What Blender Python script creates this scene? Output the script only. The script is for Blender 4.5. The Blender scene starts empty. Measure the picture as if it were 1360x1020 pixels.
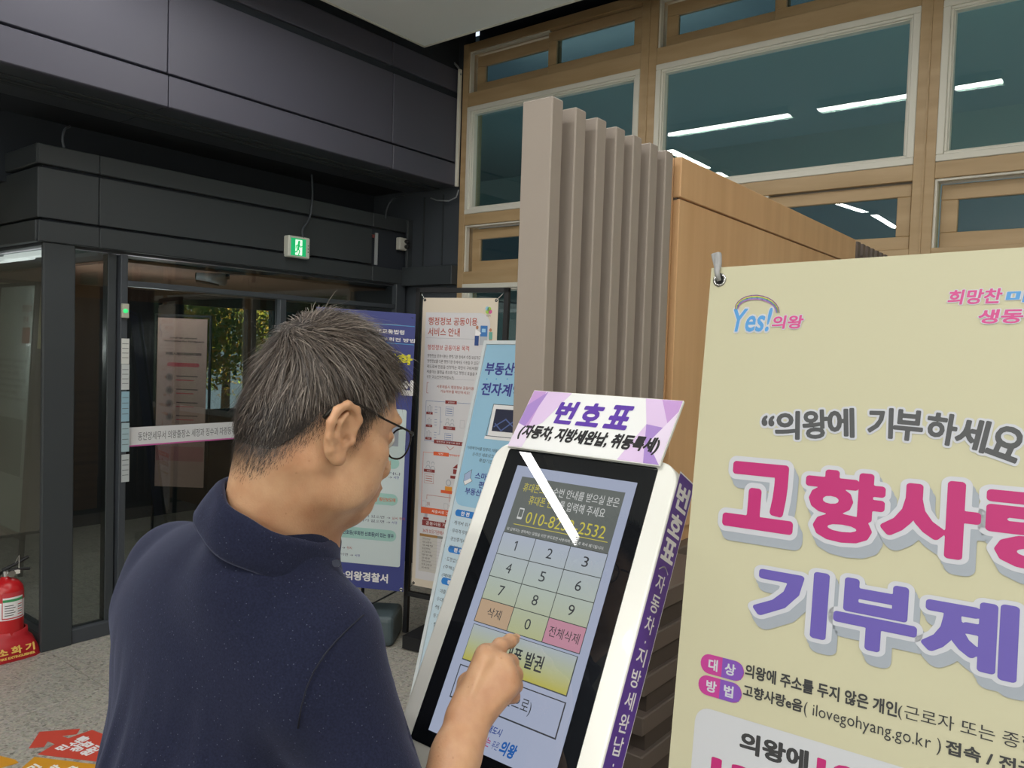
import bpy, bmesh, math, random
import numpy as np
from mathutils import Vector, Matrix

SC = bpy.context.scene
COL = SC.collection
random.seed(7); rng = np.random.default_rng(7)
A_ = np.array

# ------------------------------------------------------------------ camera
YAW, PIT, ROL, FPX = math.radians(38.33609), math.radians(2.37623), math.radians(1.8604), 1038.585
CAMP = A_([0.0, 0.0, 1.6])
def cam_axes():
    f = A_([-math.sin(YAW)*math.cos(PIT), math.cos(YAW)*math.cos(PIT), -math.sin(PIT)])
    r = A_([math.cos(YAW), math.sin(YAW), 0.0]); u = np.cross(r, f)
    return r*math.cos(ROL)+u*math.sin(ROL), -r*math.sin(ROL)+u*math.cos(ROL), f
CR, CU, CF = cam_axes()
def ray(x, y): return (x-680)/FPX*CR - (y-510)/FPX*CU + CF
def onX(x, y, X): d = ray(x, y); return CAMP + d*X/d[0]
def onY(x, y, Y): d = ray(x, y); return CAMP + d*Y/d[1]
def onZ(x, y, Z=0.0): d = ray(x, y); return CAMP + d*(Z-CAMP[2])/d[2]
def dep(x, y, D): return CAMP + ray(x, y)*D

cam = bpy.data.cameras.new('camera'); cam.sensor_width = 36; cam.lens = FPX*36/1360; cam.clip_start = .02
co = bpy.data.objects.new('camera', cam); COL.objects.link(co); SC.camera = co
co.matrix_world = Matrix(((CR[0], CU[0], -CF[0], 0), (CR[1], CU[1], -CF[1], 0), (CR[2], CU[2], -CF[2], 1.6), (0, 0, 0, 1)))

# ------------------------------------------------------------------ world, exposure, main lights
SC.view_settings.view_transform = 'Standard'; SC.view_settings.look = 'None'
SC.view_settings.exposure = 0.0; SC.view_settings.gamma = 1.0
SC.view_settings.use_curve_mapping = False
W = bpy.data.worlds.new('world'); SC.world = W; W.use_nodes = True
W.node_tree.nodes['Background'].inputs[0].default_value = (.75, .85, 1, 1)
W.node_tree.nodes['Background'].inputs[1].default_value = 1.2
CEIL = 3.5
#            x, y, length, along ('x'/'y'), watts
STRIPS = [(-2.63, 2.33, 1.05, 'x', 10), (-1.32, 2.33, 1.15, 'x', 10), (-3.33, 1.49, .80, 'y', 6), (-3.33, .38, 1.0, 'y', 6),
          (-2.735, -1.47, 1.0, 'y', 15), (-2.60, -2.75, 1.15, 'y', 13), (-.6, -.9, 1.2, 'x', 26), (1.2, .6, 1.2, 'y', 24),
          (1.2, -1.6, 1.2, 'y', 24), (2.8, 2.4, 1.2, 'y', 20), (-.2, -3.2, 1.2, 'x', 24), (2.6, -3.2, 1.2, 'x', 20)]
def area(name, loc, sx, sy, watts, col=(1, .97, .92), rot=(0, 0, 0)):
    l = bpy.data.lights.new(name, 'AREA'); l.shape = 'RECTANGLE'; l.size = sx; l.size_y = sy; l.energy = watts; l.color = col
    o = bpy.data.objects.new(name, l); COL.objects.link(o); o.location = loc; o.rotation_euler = rot
    return o
STRIP_K = 1.25
for x, y, L, ax, w in STRIPS:
    area('strip_light', (x, y, CEIL-.062), L if ax == 'x' else .085, .085 if ax == 'x' else L, w*STRIP_K, rot=(0, 0, math.radians(10) if y == -1.47 else 0))
# fill lamp added behind the camera, by the windowless wall_near, to brighten the lobby
area('lobby_fill', (1.0, -4.9, 1.9), 4.6, 2.2, 165, (.80, .90, 1.0), (math.radians(90), 0, math.pi))

# ------------------------------------------------------------------ materials
def lin(c):
    if isinstance(c, str): c = [int(c[i:i+2], 16) for i in (0, 2, 4)]
    return tuple(((v/255)/12.92 if v/255 <= .04045 else ((v/255+.055)/1.055)**2.4) for v in c)
MC = {}
def mat(name, col, rough=.5, metal=0., emit=0., spec=.5, coat=0., nscale=0, namt=0, bump=0, bscale=200, alpha=1, col2=None, mapping=None, rot=0):
    if name in MC: return MC[name]
    m = bpy.data.materials.new(name); m.use_nodes = True; MC[name] = m
    nt = m.node_tree; b = nt.nodes['Principled BSDF']
    c = lin(col)
    b.inputs['Base Color'].default_value = (*c, 1); b.inputs['Roughness'].default_value = rough
    b.inputs['Metallic'].default_value = metal; b.inputs['Specular IOR Level'].default_value = spec
    b.inputs['Coat Weight'].default_value = coat; b.inputs['Coat Roughness'].default_value = .04
    if emit:
        b.inputs['Emission Color'].default_value = (*c, 1); b.inputs['Emission Strength'].default_value = emit
    tc = None
    if namt or col2 or bump:
        tc = nt.nodes.new('ShaderNodeTexCoord'); mp = nt.nodes.new('ShaderNodeMapping')
        nt.links.new(tc.outputs['Object'], mp.inputs[0])
        if mapping: mp.inputs['Scale'].default_value = mapping
    if namt or col2:
        n = nt.nodes.new('ShaderNodeTexNoise'); n.inputs['Scale'].default_value = nscale or 8; n.inputs['Detail'].default_value = 6
        nt.links.new(mp.outputs[0], n.inputs[0])
        cr = nt.nodes.new('ShaderNodeValToRGB'); cr.color_ramp.elements[0].position = .3; cr.color_ramp.elements[1].position = .7
        k2 = lin(col2) if col2 else tuple(v*(1-namt) for v in c)
        cr.color_ramp.elements[0].color = (*k2, 1); cr.color_ramp.elements[1].color = (*c, 1)
        nt.links.new(n.outputs[0], cr.inputs[0]); nt.links.new(cr.outputs[0], b.inputs['Base Color'])
    if bump:
        n2 = nt.nodes.new('ShaderNodeTexNoise'); n2.inputs['Scale'].default_value = bscale; n2.inputs['Detail'].default_value = 4
        nt.links.new(mp.outputs[0], n2.inputs[0])
        bp = nt.nodes.new('ShaderNodeBump'); bp.inputs['Strength'].default_value = bump; bp.inputs['Distance'].default_value = .003
        nt.links.new(n2.outputs[0], bp.inputs['Height']); nt.links.new(bp.outputs[0], b.inputs['Normal'])
    return m
def wood(name, c1, c2, axis=(1, 1, .08)):
    return mat(name, c1, .42, col2=c2, nscale=14, mapping=axis, bump=.08, bscale=60)
def glass_mat(name, tint, base_alpha=.0, ior=1.5, refl=1.0):
    # thin architectural pane: tinted see-through plus mirror reflection by Fresnel
    m = bpy.data.materials.new(name); m.use_nodes = True; nt = m.node_tree; nt.nodes.clear(); MC[name] = m
    out = nt.nodes.new('ShaderNodeOutputMaterial'); tr = nt.nodes.new('ShaderNodeBsdfTransparent'); gl = nt.nodes.new('ShaderNodeBsdfGlossy')
    tr.inputs[0].default_value = (*lin(tint), 1); gl.inputs['Roughness'].default_value = .0; gl.inputs[0].default_value = (refl, refl, refl, 1)
    fr = nt.nodes.new('ShaderNodeFresnel'); ge = nt.nodes.new('ShaderNodeNewGeometry'); mf = nt.nodes.new('ShaderNodeMix')
    mf.inputs[2].default_value = ior; mf.inputs[3].default_value = 1/ior      # leaving the glass: inverse index, so both faces behave alike
    nt.links.new(ge.outputs['Backfacing'], mf.inputs[0]); nt.links.new(mf.outputs[0], fr.inputs[0])
    mx = nt.nodes.new('ShaderNodeMixShader'); nt.links.new(fr.outputs[0], mx.inputs[0])
    nt.links.new(tr.outputs[0], mx.inputs[1]); nt.links.new(gl.outputs[0], mx.inputs[2]); nt.links.new(mx.outputs[0], out.inputs[0])
    return m
M_dark = mat('dark_metal', '42474e', .45, spec=.4, bump=.03)
M_panel = mat('charcoal_panel', '52525f', .5, spec=.35, bump=.05, bscale=300)
M_panel2 = mat('grey_green_panel', '3a3f43', .5, spec=.35, bump=.05, bscale=300)
M_black = mat('black_paint', '1a1b1f', .5)
M_void = mat('matte_black', '2a3039', .9)
M_white = mat('white_paint', 'e6e6e0', .4)
M_woodw = wood('window_wood', 'bda27d', 'ab9069', (.15, 1, 1))
M_woodp = wood('panel_wood', 'e0b688', 'd0a375')
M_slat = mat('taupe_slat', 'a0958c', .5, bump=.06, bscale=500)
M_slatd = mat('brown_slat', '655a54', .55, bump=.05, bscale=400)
M_trim = mat('cream_trim', 'dcdad0', .4)
M_ceil = mat('ceiling_paint', 'eef1f2', .8)
M_wallb = mat('beige_wall', 'cfc8b8', .8)
M_steel = mat('steel', 'b8b8b8', .25, 1.0)
M_lamp = mat('lamp_diffuser', 'ffffff', .5, emit=1.6)

# ------------------------------------------------------------------ geometry helpers
def root(name, loc, label, cat, group=None):
    o = bpy.data.objects.new(name, None); COL.objects.link(o); o.location = loc; o.empty_display_size = .1
    o['label'] = label; o['category'] = cat
    if group: o['group'] = group
    return o
def wloc(o):
    v = Vector((0, 0, 0))
    while o is not None: v += o.location; o = o.parent
    return A_(v)
def mk(name, V, F, mats, parent=None, mi=None, smooth=False, loc=None, kind=None, label=None, cat=None, group=None):
    V = np.asarray(V, float).reshape(-1, 3)
    off = wloc(parent) if parent is not None else np.zeros(3)
    if loc is not None: L = A_(loc, float)
    else: L = off
    me = bpy.data.meshes.new(name); me.from_pydata((V-L).tolist(), [], [tuple(map(int, f)) for f in F])
    for m in (mats if isinstance(mats, (list, tuple)) else [mats]): me.materials.append(m)
    if mi is not None: me.polygons.foreach_set('material_index', np.asarray(mi, np.int32))
    if smooth: me.polygons.foreach_set('use_smooth', np.ones(len(me.polygons), bool))
    me.update()
    o = bpy.data.objects.new(name, me); COL.objects.link(o)
    if parent is not None: o.parent = parent
    o.location = (L-off).tolist()
    if kind: o['kind'] = kind
    if label: o['label'] = label
    if cat: o['category'] = cat
    if group: o['group'] = group
    return o
BV = {}
def boxd(x0, x1, y0, y1, z0, z1, bev=0.0, seg=1):
    x0, x1 = min(x0, x1), max(x0, x1); y0, y1 = min(y0, y1), max(y0, y1); z0, z1 = min(z0, z1), max(z0, z1)
    bm = bmesh.new(); bmesh.ops.create_cube(bm, size=1)
    for v in bm.verts: v.co = Vector(((x0+x1)/2+v.co.x*(x1-x0), (y0+y1)/2+v.co.y*(y1-y0), (z0+z1)/2+v.co.z*(z1-z0)))
    if bev: bmesh.ops.bevel(bm, geom=bm.edges[:], offset=min(bev, .45*min(x1-x0, y1-y0, z1-z0)), segments=seg, profile=.5, affect='EDGES')
    bm.verts.index_update()
    V = [tuple(v.co) for v in bm.verts]; F = [[v.index for v in f.verts] for f in bm.faces]; bm.free()
    return V, F
def join(*parts):
    V, F = [], []
    for v, f in parts:
        n = len(V); V += [tuple(p) for p in v]; F += [[i+n for i in q] for q in f]
    return V, F
def box(name, b, m, parent=None, bev=.002, **k):
    V, F = boxd(*b, bev=bev); c = ((b[0]+b[1])/2, (b[2]+b[3])/2, (b[4]+b[5])/2)
    return mk(name, V, F, m, parent, loc=c, **k)
def tubed(pts, r, n=8, cap=True):
    pts = [A_(p, float) for p in pts]; rs = r if isinstance(r, (list, tuple, np.ndarray)) else [r]*len(pts)
    V, F = [], []; prev = None
    for i, p in enumerate(pts):
        t = pts[min(i+1, len(pts)-1)]-pts[max(i-1, 0)]; t = t/(np.linalg.norm(t)+1e-12)
        if prev is None:
            a = A_([0, 0, 1.]) if abs(t[2]) < .9 else A_([1., 0, 0])
        else: a = prev
        a = a-t*(a@t); a /= np.linalg.norm(a); prev = a; b = np.cross(t, a)
        for k in range(n):
            th = 2*math.pi*k/n; V.append(p+rs[i]*(a*math.cos(th)+b*math.sin(th)))
    for i in range(len(pts)-1):
        for k in range(n): F.append([i*n+k, i*n+(k+1) % n, (i+1)*n+(k+1) % n, (i+1)*n+k])
    if cap: F.append(list(range(n))[::-1]); F.append([(len(pts)-1)*n+k for k in range(n)])
    return V, F
def lathed(prof, c, n=24, axis=2):
    V, F = [], []
    for (r, z) in prof:
        for k in range(n):
            th = 2*math.pi*k/n; p = [r*math.cos(th), r*math.sin(th), z]
            V.append(A_(c)+A_(p))
    for i in range(len(prof)-1):
        for k in range(n): F.append([i*n+k, i*n+(k+1) % n, (i+1)*n+(k+1) % n, (i+1)*n+k])
    F.append(list(range(n))[::-1]); F.append([(len(prof)-1)*n+k for k in range(n)])
    return V, F
def rrpts(u0, v0, u1, v1, r, seg=6, corners=(1, 1, 1, 1)):
    P = []
    for (cx, cy, a0, on) in ((u1-r, v0+r, -90, corners[1]), (u1-r, v1-r, 0, corners[2]), (u0+r, v1-r, 90, corners[3]), (u0+r, v0+r, 180, corners[0])):
        if on:
            for i in range(seg+1):
                a = math.radians(a0+90*i/seg); P.append((cx+r*math.cos(a), cy+r*math.sin(a)))
        else:
            a = math.radians(a0+45); P.append((cx+r*(1 if math.cos(a) > 0 else -1), cy+r*(1 if math.sin(a) > 0 else -1)))
    return P
class Plane:
    """origin, across (u), down (v); o = direction facing the viewer"""
    def __init__(s, O, u, v):
        s.O = A_(O, float); s.u = A_(u, float); s.v = A_(v, float); s.u /= np.linalg.norm(s.u)
        s.v -= s.u*(s.u@s.v); s.v /= np.linalg.norm(s.v); s.o = -np.cross(s.u, s.v)
    def P(s, u, v, d=0.0): return s.O+s.u*u+s.v*v+s.o*d
    def uv(s, x, y):
        d = ray(x, y); p = CAMP+d*((s.O-CAMP)@s.o/(d@s.o)); return A_([(p-s.O)@s.u, (p-s.O)@s.v])
    def slab(s, pts, d0, d1):
        n = len(pts); V = [s.P(a, b, d1) for a, b in pts]+[s.P(a, b, d0) for a, b in pts]
        F = [list(range(n)), list(range(2*n-1, n-1, -1))]+[[i, i+n, (i+1) % n+n, (i+1) % n] for i in range(n)]
        return V, F
GC = {}
def grow(V, F, bold, h):
    """thicken filled outlines by `bold` ems with round corners: distance field + marching squares, no overlapping faces"""
    cnt = {}
    for f in F:
        for a, b in zip(f, f[1:]+f[:1]):
            k = (min(a, b), max(a, b)); cnt[k] = cnt.get(k, 0)+1
    E = A_([k for k, c in cnt.items() if c == 1]); A, B = V[E[:, 0]], V[E[:, 1]]
    lo = V.min(0)-bold-2*h; n = np.ceil((V.max(0)+bold+2*h-lo)/h).astype(int)+1
    X, Y = np.meshgrid(lo[0]+h*np.arange(n[0]), lo[1]+h*np.arange(n[1]), indexing='ij'); P = np.stack([X.ravel(), Y.ravel()], 1)
    d2 = np.full(len(P), 1e9); ins = np.zeros(len(P), bool)
    for a, b in zip(A, B):
        t = b-a; w = P-a; u = np.clip((w@t)/max(t@t, 1e-12), 0, 1); d2 = np.minimum(d2, ((w-u[:, None]*t)**2).sum(1))
        if a[1] != b[1]:
            c = ((a[1] > P[:, 1]) != (b[1] > P[:, 1])); xi = a[0]+(P[:, 1]-a[1])/(b[1]-a[1])*t[0]; ins ^= c & (P[:, 0] < xi)
    D = (np.where(ins, -1, 1)*np.sqrt(d2)-bold).reshape(n)
    VV, FF, key = [], [], {}
    def vtx(k, p):
        if k not in key: key[k] = len(VV); VV.append(p)
        return key[k]
    nx, ny = n; full = (D[:-1, :-1] <= 0) & (D[1:, :-1] <= 0) & (D[1:, 1:] <= 0) & (D[:-1, 1:] <= 0)
    some = ((D[:-1, :-1] <= 0) | (D[1:, :-1] <= 0) | (D[1:, 1:] <= 0) | (D[:-1, 1:] <= 0)) & ~full
    for j in range(ny-1):
        r = full[:, j]; i = 0
        while i < nx-1:
            if r[i]:
                i0 = i
                while i < nx-1 and r[i]: i += 1
                y = lo[1]+h*j; FF.append([vtx((i0, j, 0), (lo[0]+h*i0, y)), vtx((i, j, 0), (lo[0]+h*i, y)), vtx((i, j+1, 0), (lo[0]+h*i, y+h)), vtx((i0, j+1, 0), (lo[0]+h*i0, y+h))])
            else: i += 1
    for i, j in zip(*np.nonzero(some)):
        c = [(i, j), (i+1, j), (i+1, j+1), (i, j+1)]; poly = []
        for q in range(4):
            a, b = c[q], c[(q+1) % 4]; da, db = D[a], D[b]
            if da <= 0: poly.append(vtx((a[0], a[1], 0), (lo[0]+h*a[0], lo[1]+h*a[1])))
            if (da <= 0) != (db <= 0):
                t = da/(da-db); e = (min(a, b), max(a, b), 1); poly.append(vtx(e, (lo[0]+h*(a[0]+(b[0]-a[0])*t), lo[1]+h*(a[1]+(b[1]-a[1])*t))))
        if len(poly) >= 3: FF.append(poly)
    return A_(VV), FF
def glyph(s, bold=0.0, res=3):
    """filled outlines of a string; bold = extra stroke radius, in ems"""
    key = (s, bold, res)
    if key in GC: return GC[key]
    P, G, x, sp = [], [], 0.0, []
    for ch in s:
        sp.append(len(G))
        if ch == ' ': x += .26; continue
        cv, cf, adv = char_shape(ch, res)
        if bold and res != 1:
            kb = ('grown', ch, bold)
            if kb not in GC: GC[kb] = grow(cv, cf, bold, .014 if bold > .04 else .018)
            cv, cf = GC[kb]
        k = len(P); P += [(p[0]+x, p[1]) for p in cv]; G += [[i+k for i in f] for f in cf]; x += adv
    GC[key] = (A_(P), G); SPAN[s] = sp+[len(G)]; return GC[key]
SPAN = {}
CS = {}
def type_lines(lines, res):
    """set many lines as one text and split its outlines by line (fast)"""
    c = bpy.data.curves.new('type', 'FONT'); c.body = '\n'.join(lines); c.resolution_u = res; c.fill_mode = 'FRONT'; c.space_line = 3.0
    o = bpy.data.objects.new('type', c); m = o.to_mesh()
    V = np.zeros(len(m.vertices)*3); m.vertices.foreach_get('co', V); V = V.reshape(-1, 3)[:, :2]
    F = [list(p.vertices) for p in m.polygons]; o.to_mesh_clear(); bpy.data.objects.remove(o); bpy.data.curves.remove(c)
    by = {}
    for f in F: by.setdefault(int(round((.35-V[f, 1].mean())/3.0)), []).append(f)
    out = []
    for i in range(len(lines)):
        fs = by.get(i, []); used = sorted({v for f in fs for v in f}); mp = {a: b for b, a in enumerate(used)}
        W = V[used]+A_([0, 3.0*i]) if used else np.zeros((0, 2)); out.append((W, [[mp[v] for v in f] for f in fs]))
    return out
def char_shape(ch, res):
    res = 1 if res == 1 else 3
    if (ch, res) not in CS:
        if 'advance' not in CS:
            g = type_lines(['가가', '가'], 3); CS['advance'] = float(np.ptp(g[0][0][:, 0])-np.ptp(g[1][0][:, 0]))
        W, F = type_lines([ch], res)[0]
        CS[ch, res] = (W, F, CS['advance'] if ord(ch) > 0x2fff else (W[:, 0].max()+max(.03, W[:, 0].min()) if len(W) else .3))
    return CS[ch, res]
class Art:
    """flat print laid on a plane: shapes in metres, thin layers 0.1 mm apart"""
    def __init__(s, pl, d0=.0005, step=.00012):
        s.pl = pl; s.d0 = d0; s.step = step; s.V = []; s.F = []; s.MI = []; s.M = []
    def _m(s, m):
        if m not in s.M: s.M.append(m)
        return s.M.index(m)
    def add(s, P2, F, m, layer):
        n = len(s.V); d = s.d0+layer*s.step
        s.V += [s.pl.P(a, b, d) for a, b in P2]; k = s._m(m)
        for f in F: s.F.append([i+n for i in f]); s.MI.append(k)
        return s
    def poly(s, pts, m, l=0): return s.add(pts, [list(range(len(pts)))], m, l)
    def rect(s, u0, v0, u1, v1, m, l=0, r=0):
        return s.poly(rrpts(u0, v0, u1, v1, r) if r else [(u0, v0), (u1, v0), (u1, v1), (u0, v1)], m, l)
    def ell(s, u, v, a, b, m, l=0, n=20): return s.poly([(u+a*math.cos(t*2*math.pi/n), v+b*math.sin(t*2*math.pi/n)) for t in range(n)], m, l)
    def line(s, pts, w, m, l=0, closed=False):
        pts = [A_(p, float) for p in pts]
        if closed: pts = pts+[pts[0]]
        for a, b in zip(pts[:-1], pts[1:]):
            t = b-a; L = np.linalg.norm(t)
            if L < 1e-9: continue
            t /= L; q = A_([-t[1], t[0]])*w/2; e = t*w/2
            s.poly([a-e-q, b+e-q, b+e+q, a-e+q], m, l)
        return s
    def text(s, body, u0, v0, u1, v1, m, l=1, bold=0.0, vis=None, slant=0.0, res=3, rot=0.0, only=None):
        """fit the ink box of body (or of its first `vis` characters) to u0..u1, v0 (top)..v1 (bottom)"""
        V, F = glyph(body, bold, res)
        ref = glyph(body[:vis], bold, res)[0] if vis else V
        if len(V) == 0: return s
        x0, x1 = ref[:, 0].min(), ref[:, 0].max(); y0, y1 = V[:, 1].min(), V[:, 1].max()
        sx = (u1-u0)/(x1-x0); sy = (v1-v0)/(y1-y0)
        P = np.stack([u0+(V[:, 0]-x0)*sx, v1-(V[:, 1]-y0)*sy], 1)
        if only: F = F[SPAN[body][only[0]]:SPAN[body][only[1]]]
        if slant: P[:, 0] += (v1-P[:, 1])*slant
        if rot:
            c = A_([(u0+u1)/2, (v0+v1)/2]); cs, sn = math.cos(rot), math.sin(rot); Q = P-c
            P = c+np.stack([Q[:, 0]*cs-Q[:, 1]*sn, Q[:, 0]*sn+Q[:, 1]*cs], 1)
        return s.add(P.tolist(), F, m, l)
    def ptext(s, body, BL, BR, TL, m, l=1, **k):
        """ink box measured on the print: bottom-left, bottom-right, top-left"""
        a, b, c = s.pl.uv(*BL), s.pl.uv(*BR), s.pl.uv(*TL)
        return s.text(body, a[0], c[1], b[0], (a[1]+b[1])/2, m, l, **k)
    def build(s, name, parent, label=None): return mk(name, s.V, s.F, s.M, parent, mi=s.MI, label=label)
def ink(name, c, rough=.5): return mat('ink_'+name, c, rough)
# ================================================================== SETTING
XF, YW, XU = -4.244, 4.07, -3.774     # glazed entrance line, window wall line, face of the upper beam
# ---- floor: granite tiles, joints recessed
M_gran = mat('granite', '9c988a', .38, spec=.4, bump=.02, bscale=300)
def granite():
    m = M_gran; nt = m.node_tree; b = nt.nodes['Principled BSDF']
    tc = nt.nodes.new('ShaderNodeTexCoord'); v1 = nt.nodes.new('ShaderNodeTexVoronoi'); v1.inputs['Scale'].default_value = 95
    n1 = nt.nodes.new('ShaderNodeTexNoise'); n1.inputs['Scale'].default_value = 130; n1.inputs['Detail'].default_value = 5
    n2 = nt.nodes.new('ShaderNodeTexNoise'); n2.inputs['Scale'].default_value = 3
    for n in (v1, n1, n2): nt.links.new(tc.outputs['Object'], n.inputs['Vector'])
    cr = nt.nodes.new('ShaderNodeValToRGB'); e = cr.color_ramp.elements
    e[0].position = .30; e[0].color = (*lin('5c574b'), 1); e[1].position = .62; e[1].color = (*lin('968f7d'), 1)
    e2 = e.new(.45); e2.color = (*lin('827c6d'), 1)
    nt.links.new(n1.outputs[0], cr.inputs[0])
    mx = nt.nodes.new('ShaderNodeMix'); mx.data_type = 'RGBA'; mx.inputs[0].default_value = .35
    nt.links.new(cr.outputs[0], mx.inputs[6]); nt.links.new(v1.outputs['Color'], mx.inputs[7])
    hs = nt.nodes.new('ShaderNodeHueSaturation'); hs.inputs['Saturation'].default_value = .12; hs.inputs['Value'].default_value = 1.0
    nt.links.new(mx.outputs[2], hs.inputs['Color'])
    m2 = nt.nodes.new('ShaderNodeMix'); m2.data_type = 'RGBA'; m2.blend_type = 'MULTIPLY'; m2.inputs[0].default_value = 1
    nt.links.new(hs.outputs[0], m2.inputs[6]); m2.inputs[7].default_value = (.96, .93, .84, 1)
    nt.links.new(m2.outputs[2], b.inputs['Base Color'])
granite()
floor = mk('floor', *boxd(-8, 6, -5.6, 5, -.12, -.004), mat('tile_joint', '55524a', .9), kind='structure', loc=(0, 0, -.06))
TS = .60
def tile_mesh():
    V, F = boxd(-TS/2+.0012, TS/2-.0012, -TS/2+.0012, TS/2-.0012, -.02, 0, bev=.0012)
    me = bpy.data.meshes.new('tile'); me.from_pydata(V, [], F); me.materials.append(M_gran); return me
TM = tile_mesh(); TM2 = None
nt_ = 0
for i in range(-6, 4):
    for j in range(-5, 6):
        cx = -3.605+TS/2+i*TS if True else 0; cy = 1.637-TS/2+j*TS
        # visible floor and what a step to the side would show
        if not (-8 < cx < 1.2 and -3.0 < cy < 4.5): continue
        o = bpy.data.objects.new('tile', TM); COL.objects.link(o); o.parent = floor
        o.location = (cx, cy, 0.06+.06-.06); nt_ += 1
        o.location = (cx, cy, .06)
for c_ in ((1.2, 6, -5.6, 5), (-8, 1.2, -5.6, -3.1), (-8, 1.2, 4.3, 5)):
    box('tile', (c_[0], c_[1], c_[2], c_[3], -.02, 0), M_gran, floor, bev=0)

# ---- ceiling: dropped panel with a white edge, dark void over the gap
ceil = box('ceiling', (-3.585, 4.9, -4.9, 3.535, CEIL, CEIL+.12), M_ceil, bev=0, kind='structure')
box('trim_1', (-3.6, -3.585, -4.9, 3.55, CEIL-.004, CEIL+.03), M_trim, bev=0, kind='structure')
box('trim_2', (-3.6, 4.9, 3.535, 3.55, CEIL-.004, CEIL+.03), M_trim, bev=0, kind='structure')
box('ceiling_void', (-8, 5, -5, 4.4, 4.2, 4.3), M_void, bev=0, kind='structure')

# ---- window wall (wood mullion grid, white framed panes)
M_pane = glass_mat('window_glass', 'c4d0d2', ior=1.55)
M_pane_f = glass_mat('fixed_window_glass', 'e6eeec', ior=1.55)
M_pane_b = glass_mat('window_glass_inner', 'e2ece8', ior=1.35, refl=.8)
ww = mk('wall_window', *boxd(-3.74, 4.9, YW+.16, YW+.2, 3.71, 4.2), M_void, kind='structure')
UX = [(-3.69, -2.34), (-2.235, -.855), (-.762, .62), (.715, 2.1), (2.195, 3.58)]
MX = [-3.74, -3.715] ; 
# mullions
edges = [(-3.74, -3.69)]+[(UX[i][1], UX[i+1][0]) for i in range(4)]+[(3.58, 4.9)]
for a, b in edges: box('mullion', (a, b, YW, YW+.16, .0, 3.71), M_woodw, ww, bev=.002)
for a, b in [(UX[i][1], UX[i+1][0]) for i in range(4)]:
    box('mullion_bead', ((a+b)/2-.004, (a+b)/2+.004, YW-.006, YW+.002, .0, 3.71), M_woodw, ww, bev=.001)
for (z0, z1) in ((3.625+.03, 3.71), (3.275, 3.372), (2.465, 2.541), (2.058, 2.145), (.0, .9)):
    for a, b in UX: box('transom', (a, b, YW+.002, YW+.158, z0, z1), M_woodw, ww, bev=.002)
wn = 0
def frame_bars(x0, x1, z0, z1, w, y0, y1, m, parent, name='frame_rail', bev=.003):
    box(name, (x0, x1, y0, y1, z0, z0+w), m, parent, bev); box(name, (x0, x1, y0, y1, z1-w, z1), m, parent, bev)
    box(name, (x0, x0+w, y0, y1, z0+w, z1-w), m, parent, bev); box(name, (x1-w, x1, y0, y1, z0+w, z1-w), m, parent, bev)
def pane(x0, x1, z0, z1, y, parent, m=None):
    box('pane', (x0, x1, y, y+.006, z0, z1), m or M_pane, parent, bev=0)
def fixed(x0, x1, z0, z1):
    global wn; wn += 1
    e = bpy.data.objects.new('window_%d' % wn, None); COL.objects.link(e); e.location = ((x0+x1)/2, YW+.05, z0); e['kind'] = 'structure'
    frame_bars(x0, x1, z0, z1, .032, YW-.004, YW+.03, M_trim, e)
    frame_bars(x0+.030, x1-.030, z0+.030, z1-.030, .014, YW+.006, YW+.045, M_trim, e, 'glazing_bead')
    frame_bars(x0+.042, x1-.042, z0+.042, z1-.042, .008, YW+.016, YW+.06, M_trim, e, 'glazing_bead')
    pane(x0+.045, x1-.045, z0+.045, z1-.045, YW+.05, e, M_pane_f)
    box('inner_pane', (x0+.045, x1-.045, YW+.075, YW+.079, z0+.045, z1-.045), M_pane_b, e, bev=0)
def sliding(x0, x1, z0, z1, off=.0):
    global wn; wn += 1
    e = bpy.data.objects.new('window_%d' % wn, None); COL.objects.link(e); e.location = ((x0+x1)/2, YW+.05, z0); e['kind'] = 'structure'
    xm = (x0+x1)/2
    box('track', (x0, x0+.012, YW+.012, YW+.05, z0, z1), M_trim, e); box('track', (x0+.012, xm, YW+.012, YW+.05, z1-.012, z1), M_trim, e)
    frame_bars(x0+.02, xm+.04, z0+.005, z1-.02, .072, YW+.07, YW+.10, M_woodw, e, 'sash_rail')
    frame_bars(xm-.02, x1-.006, z0+.002, z1-.006, .062, YW+.03, YW+.06, M_woodw, e, 'sash_rail')
    pane(x0+.092, xm-.03, z0+.077, z1-.092, YW+.085, e); pane(xm+.042, x1-.068, z0+.064, z1-.068, YW+.045, e)
for k, (a, b) in enumerate(UX):
    sliding(a, b, 3.372, 3.655); fixed(a, b, 2.541, 3.275); sliding(a, b, 2.145, 2.465)
    fixed(a, b, .9, 2.058)
# room behind the window wall
M_rm = mat('back_room_wall', '8a9fa4', .8); M_rm2 = mat('back_room_green', 'a8c090', .8)
bx = lambda n, b, m: box(n, b, m, bev=0, kind='structure')
bx('wall_back_room', (-9, 4.9, 7.6, 7.7, 0, 4.2), M_rm)
bx('wall_back_room_left', (-9.05, -9, YW+.2, 7.7, 2.1, 4.2), M_rm)
bx('floor_back_room', (-9, -4.9, YW+.2, 7.7, 2.08, 2.1), M_dark)
bx('wall_back_room_right', (4.8, 4.9, YW+.2, 7.7, 0, 4.2), M_rm2)
bx('ceiling_back_room', (-9, 4.9, YW+.2, 7.7, 3.75, 3.85), M_rm)
bx('baseboard_back', (-.2, 1.6, 7.5, 7.6, 0, 3.3), M_rm2)
for x in (-6.0, -2.8, -.4, 1.6, 3.6): area('back_room_fill', (x, 4.42, 3.46), 1.6, .1, 40 if x > 3 else 28 if x > 0 else 8 if x > -2 else 2.5, (1, 1, .95), (math.radians(128), 0, 0))  # added lamps hidden behind the transom, to brighten the room behind the panes

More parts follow.
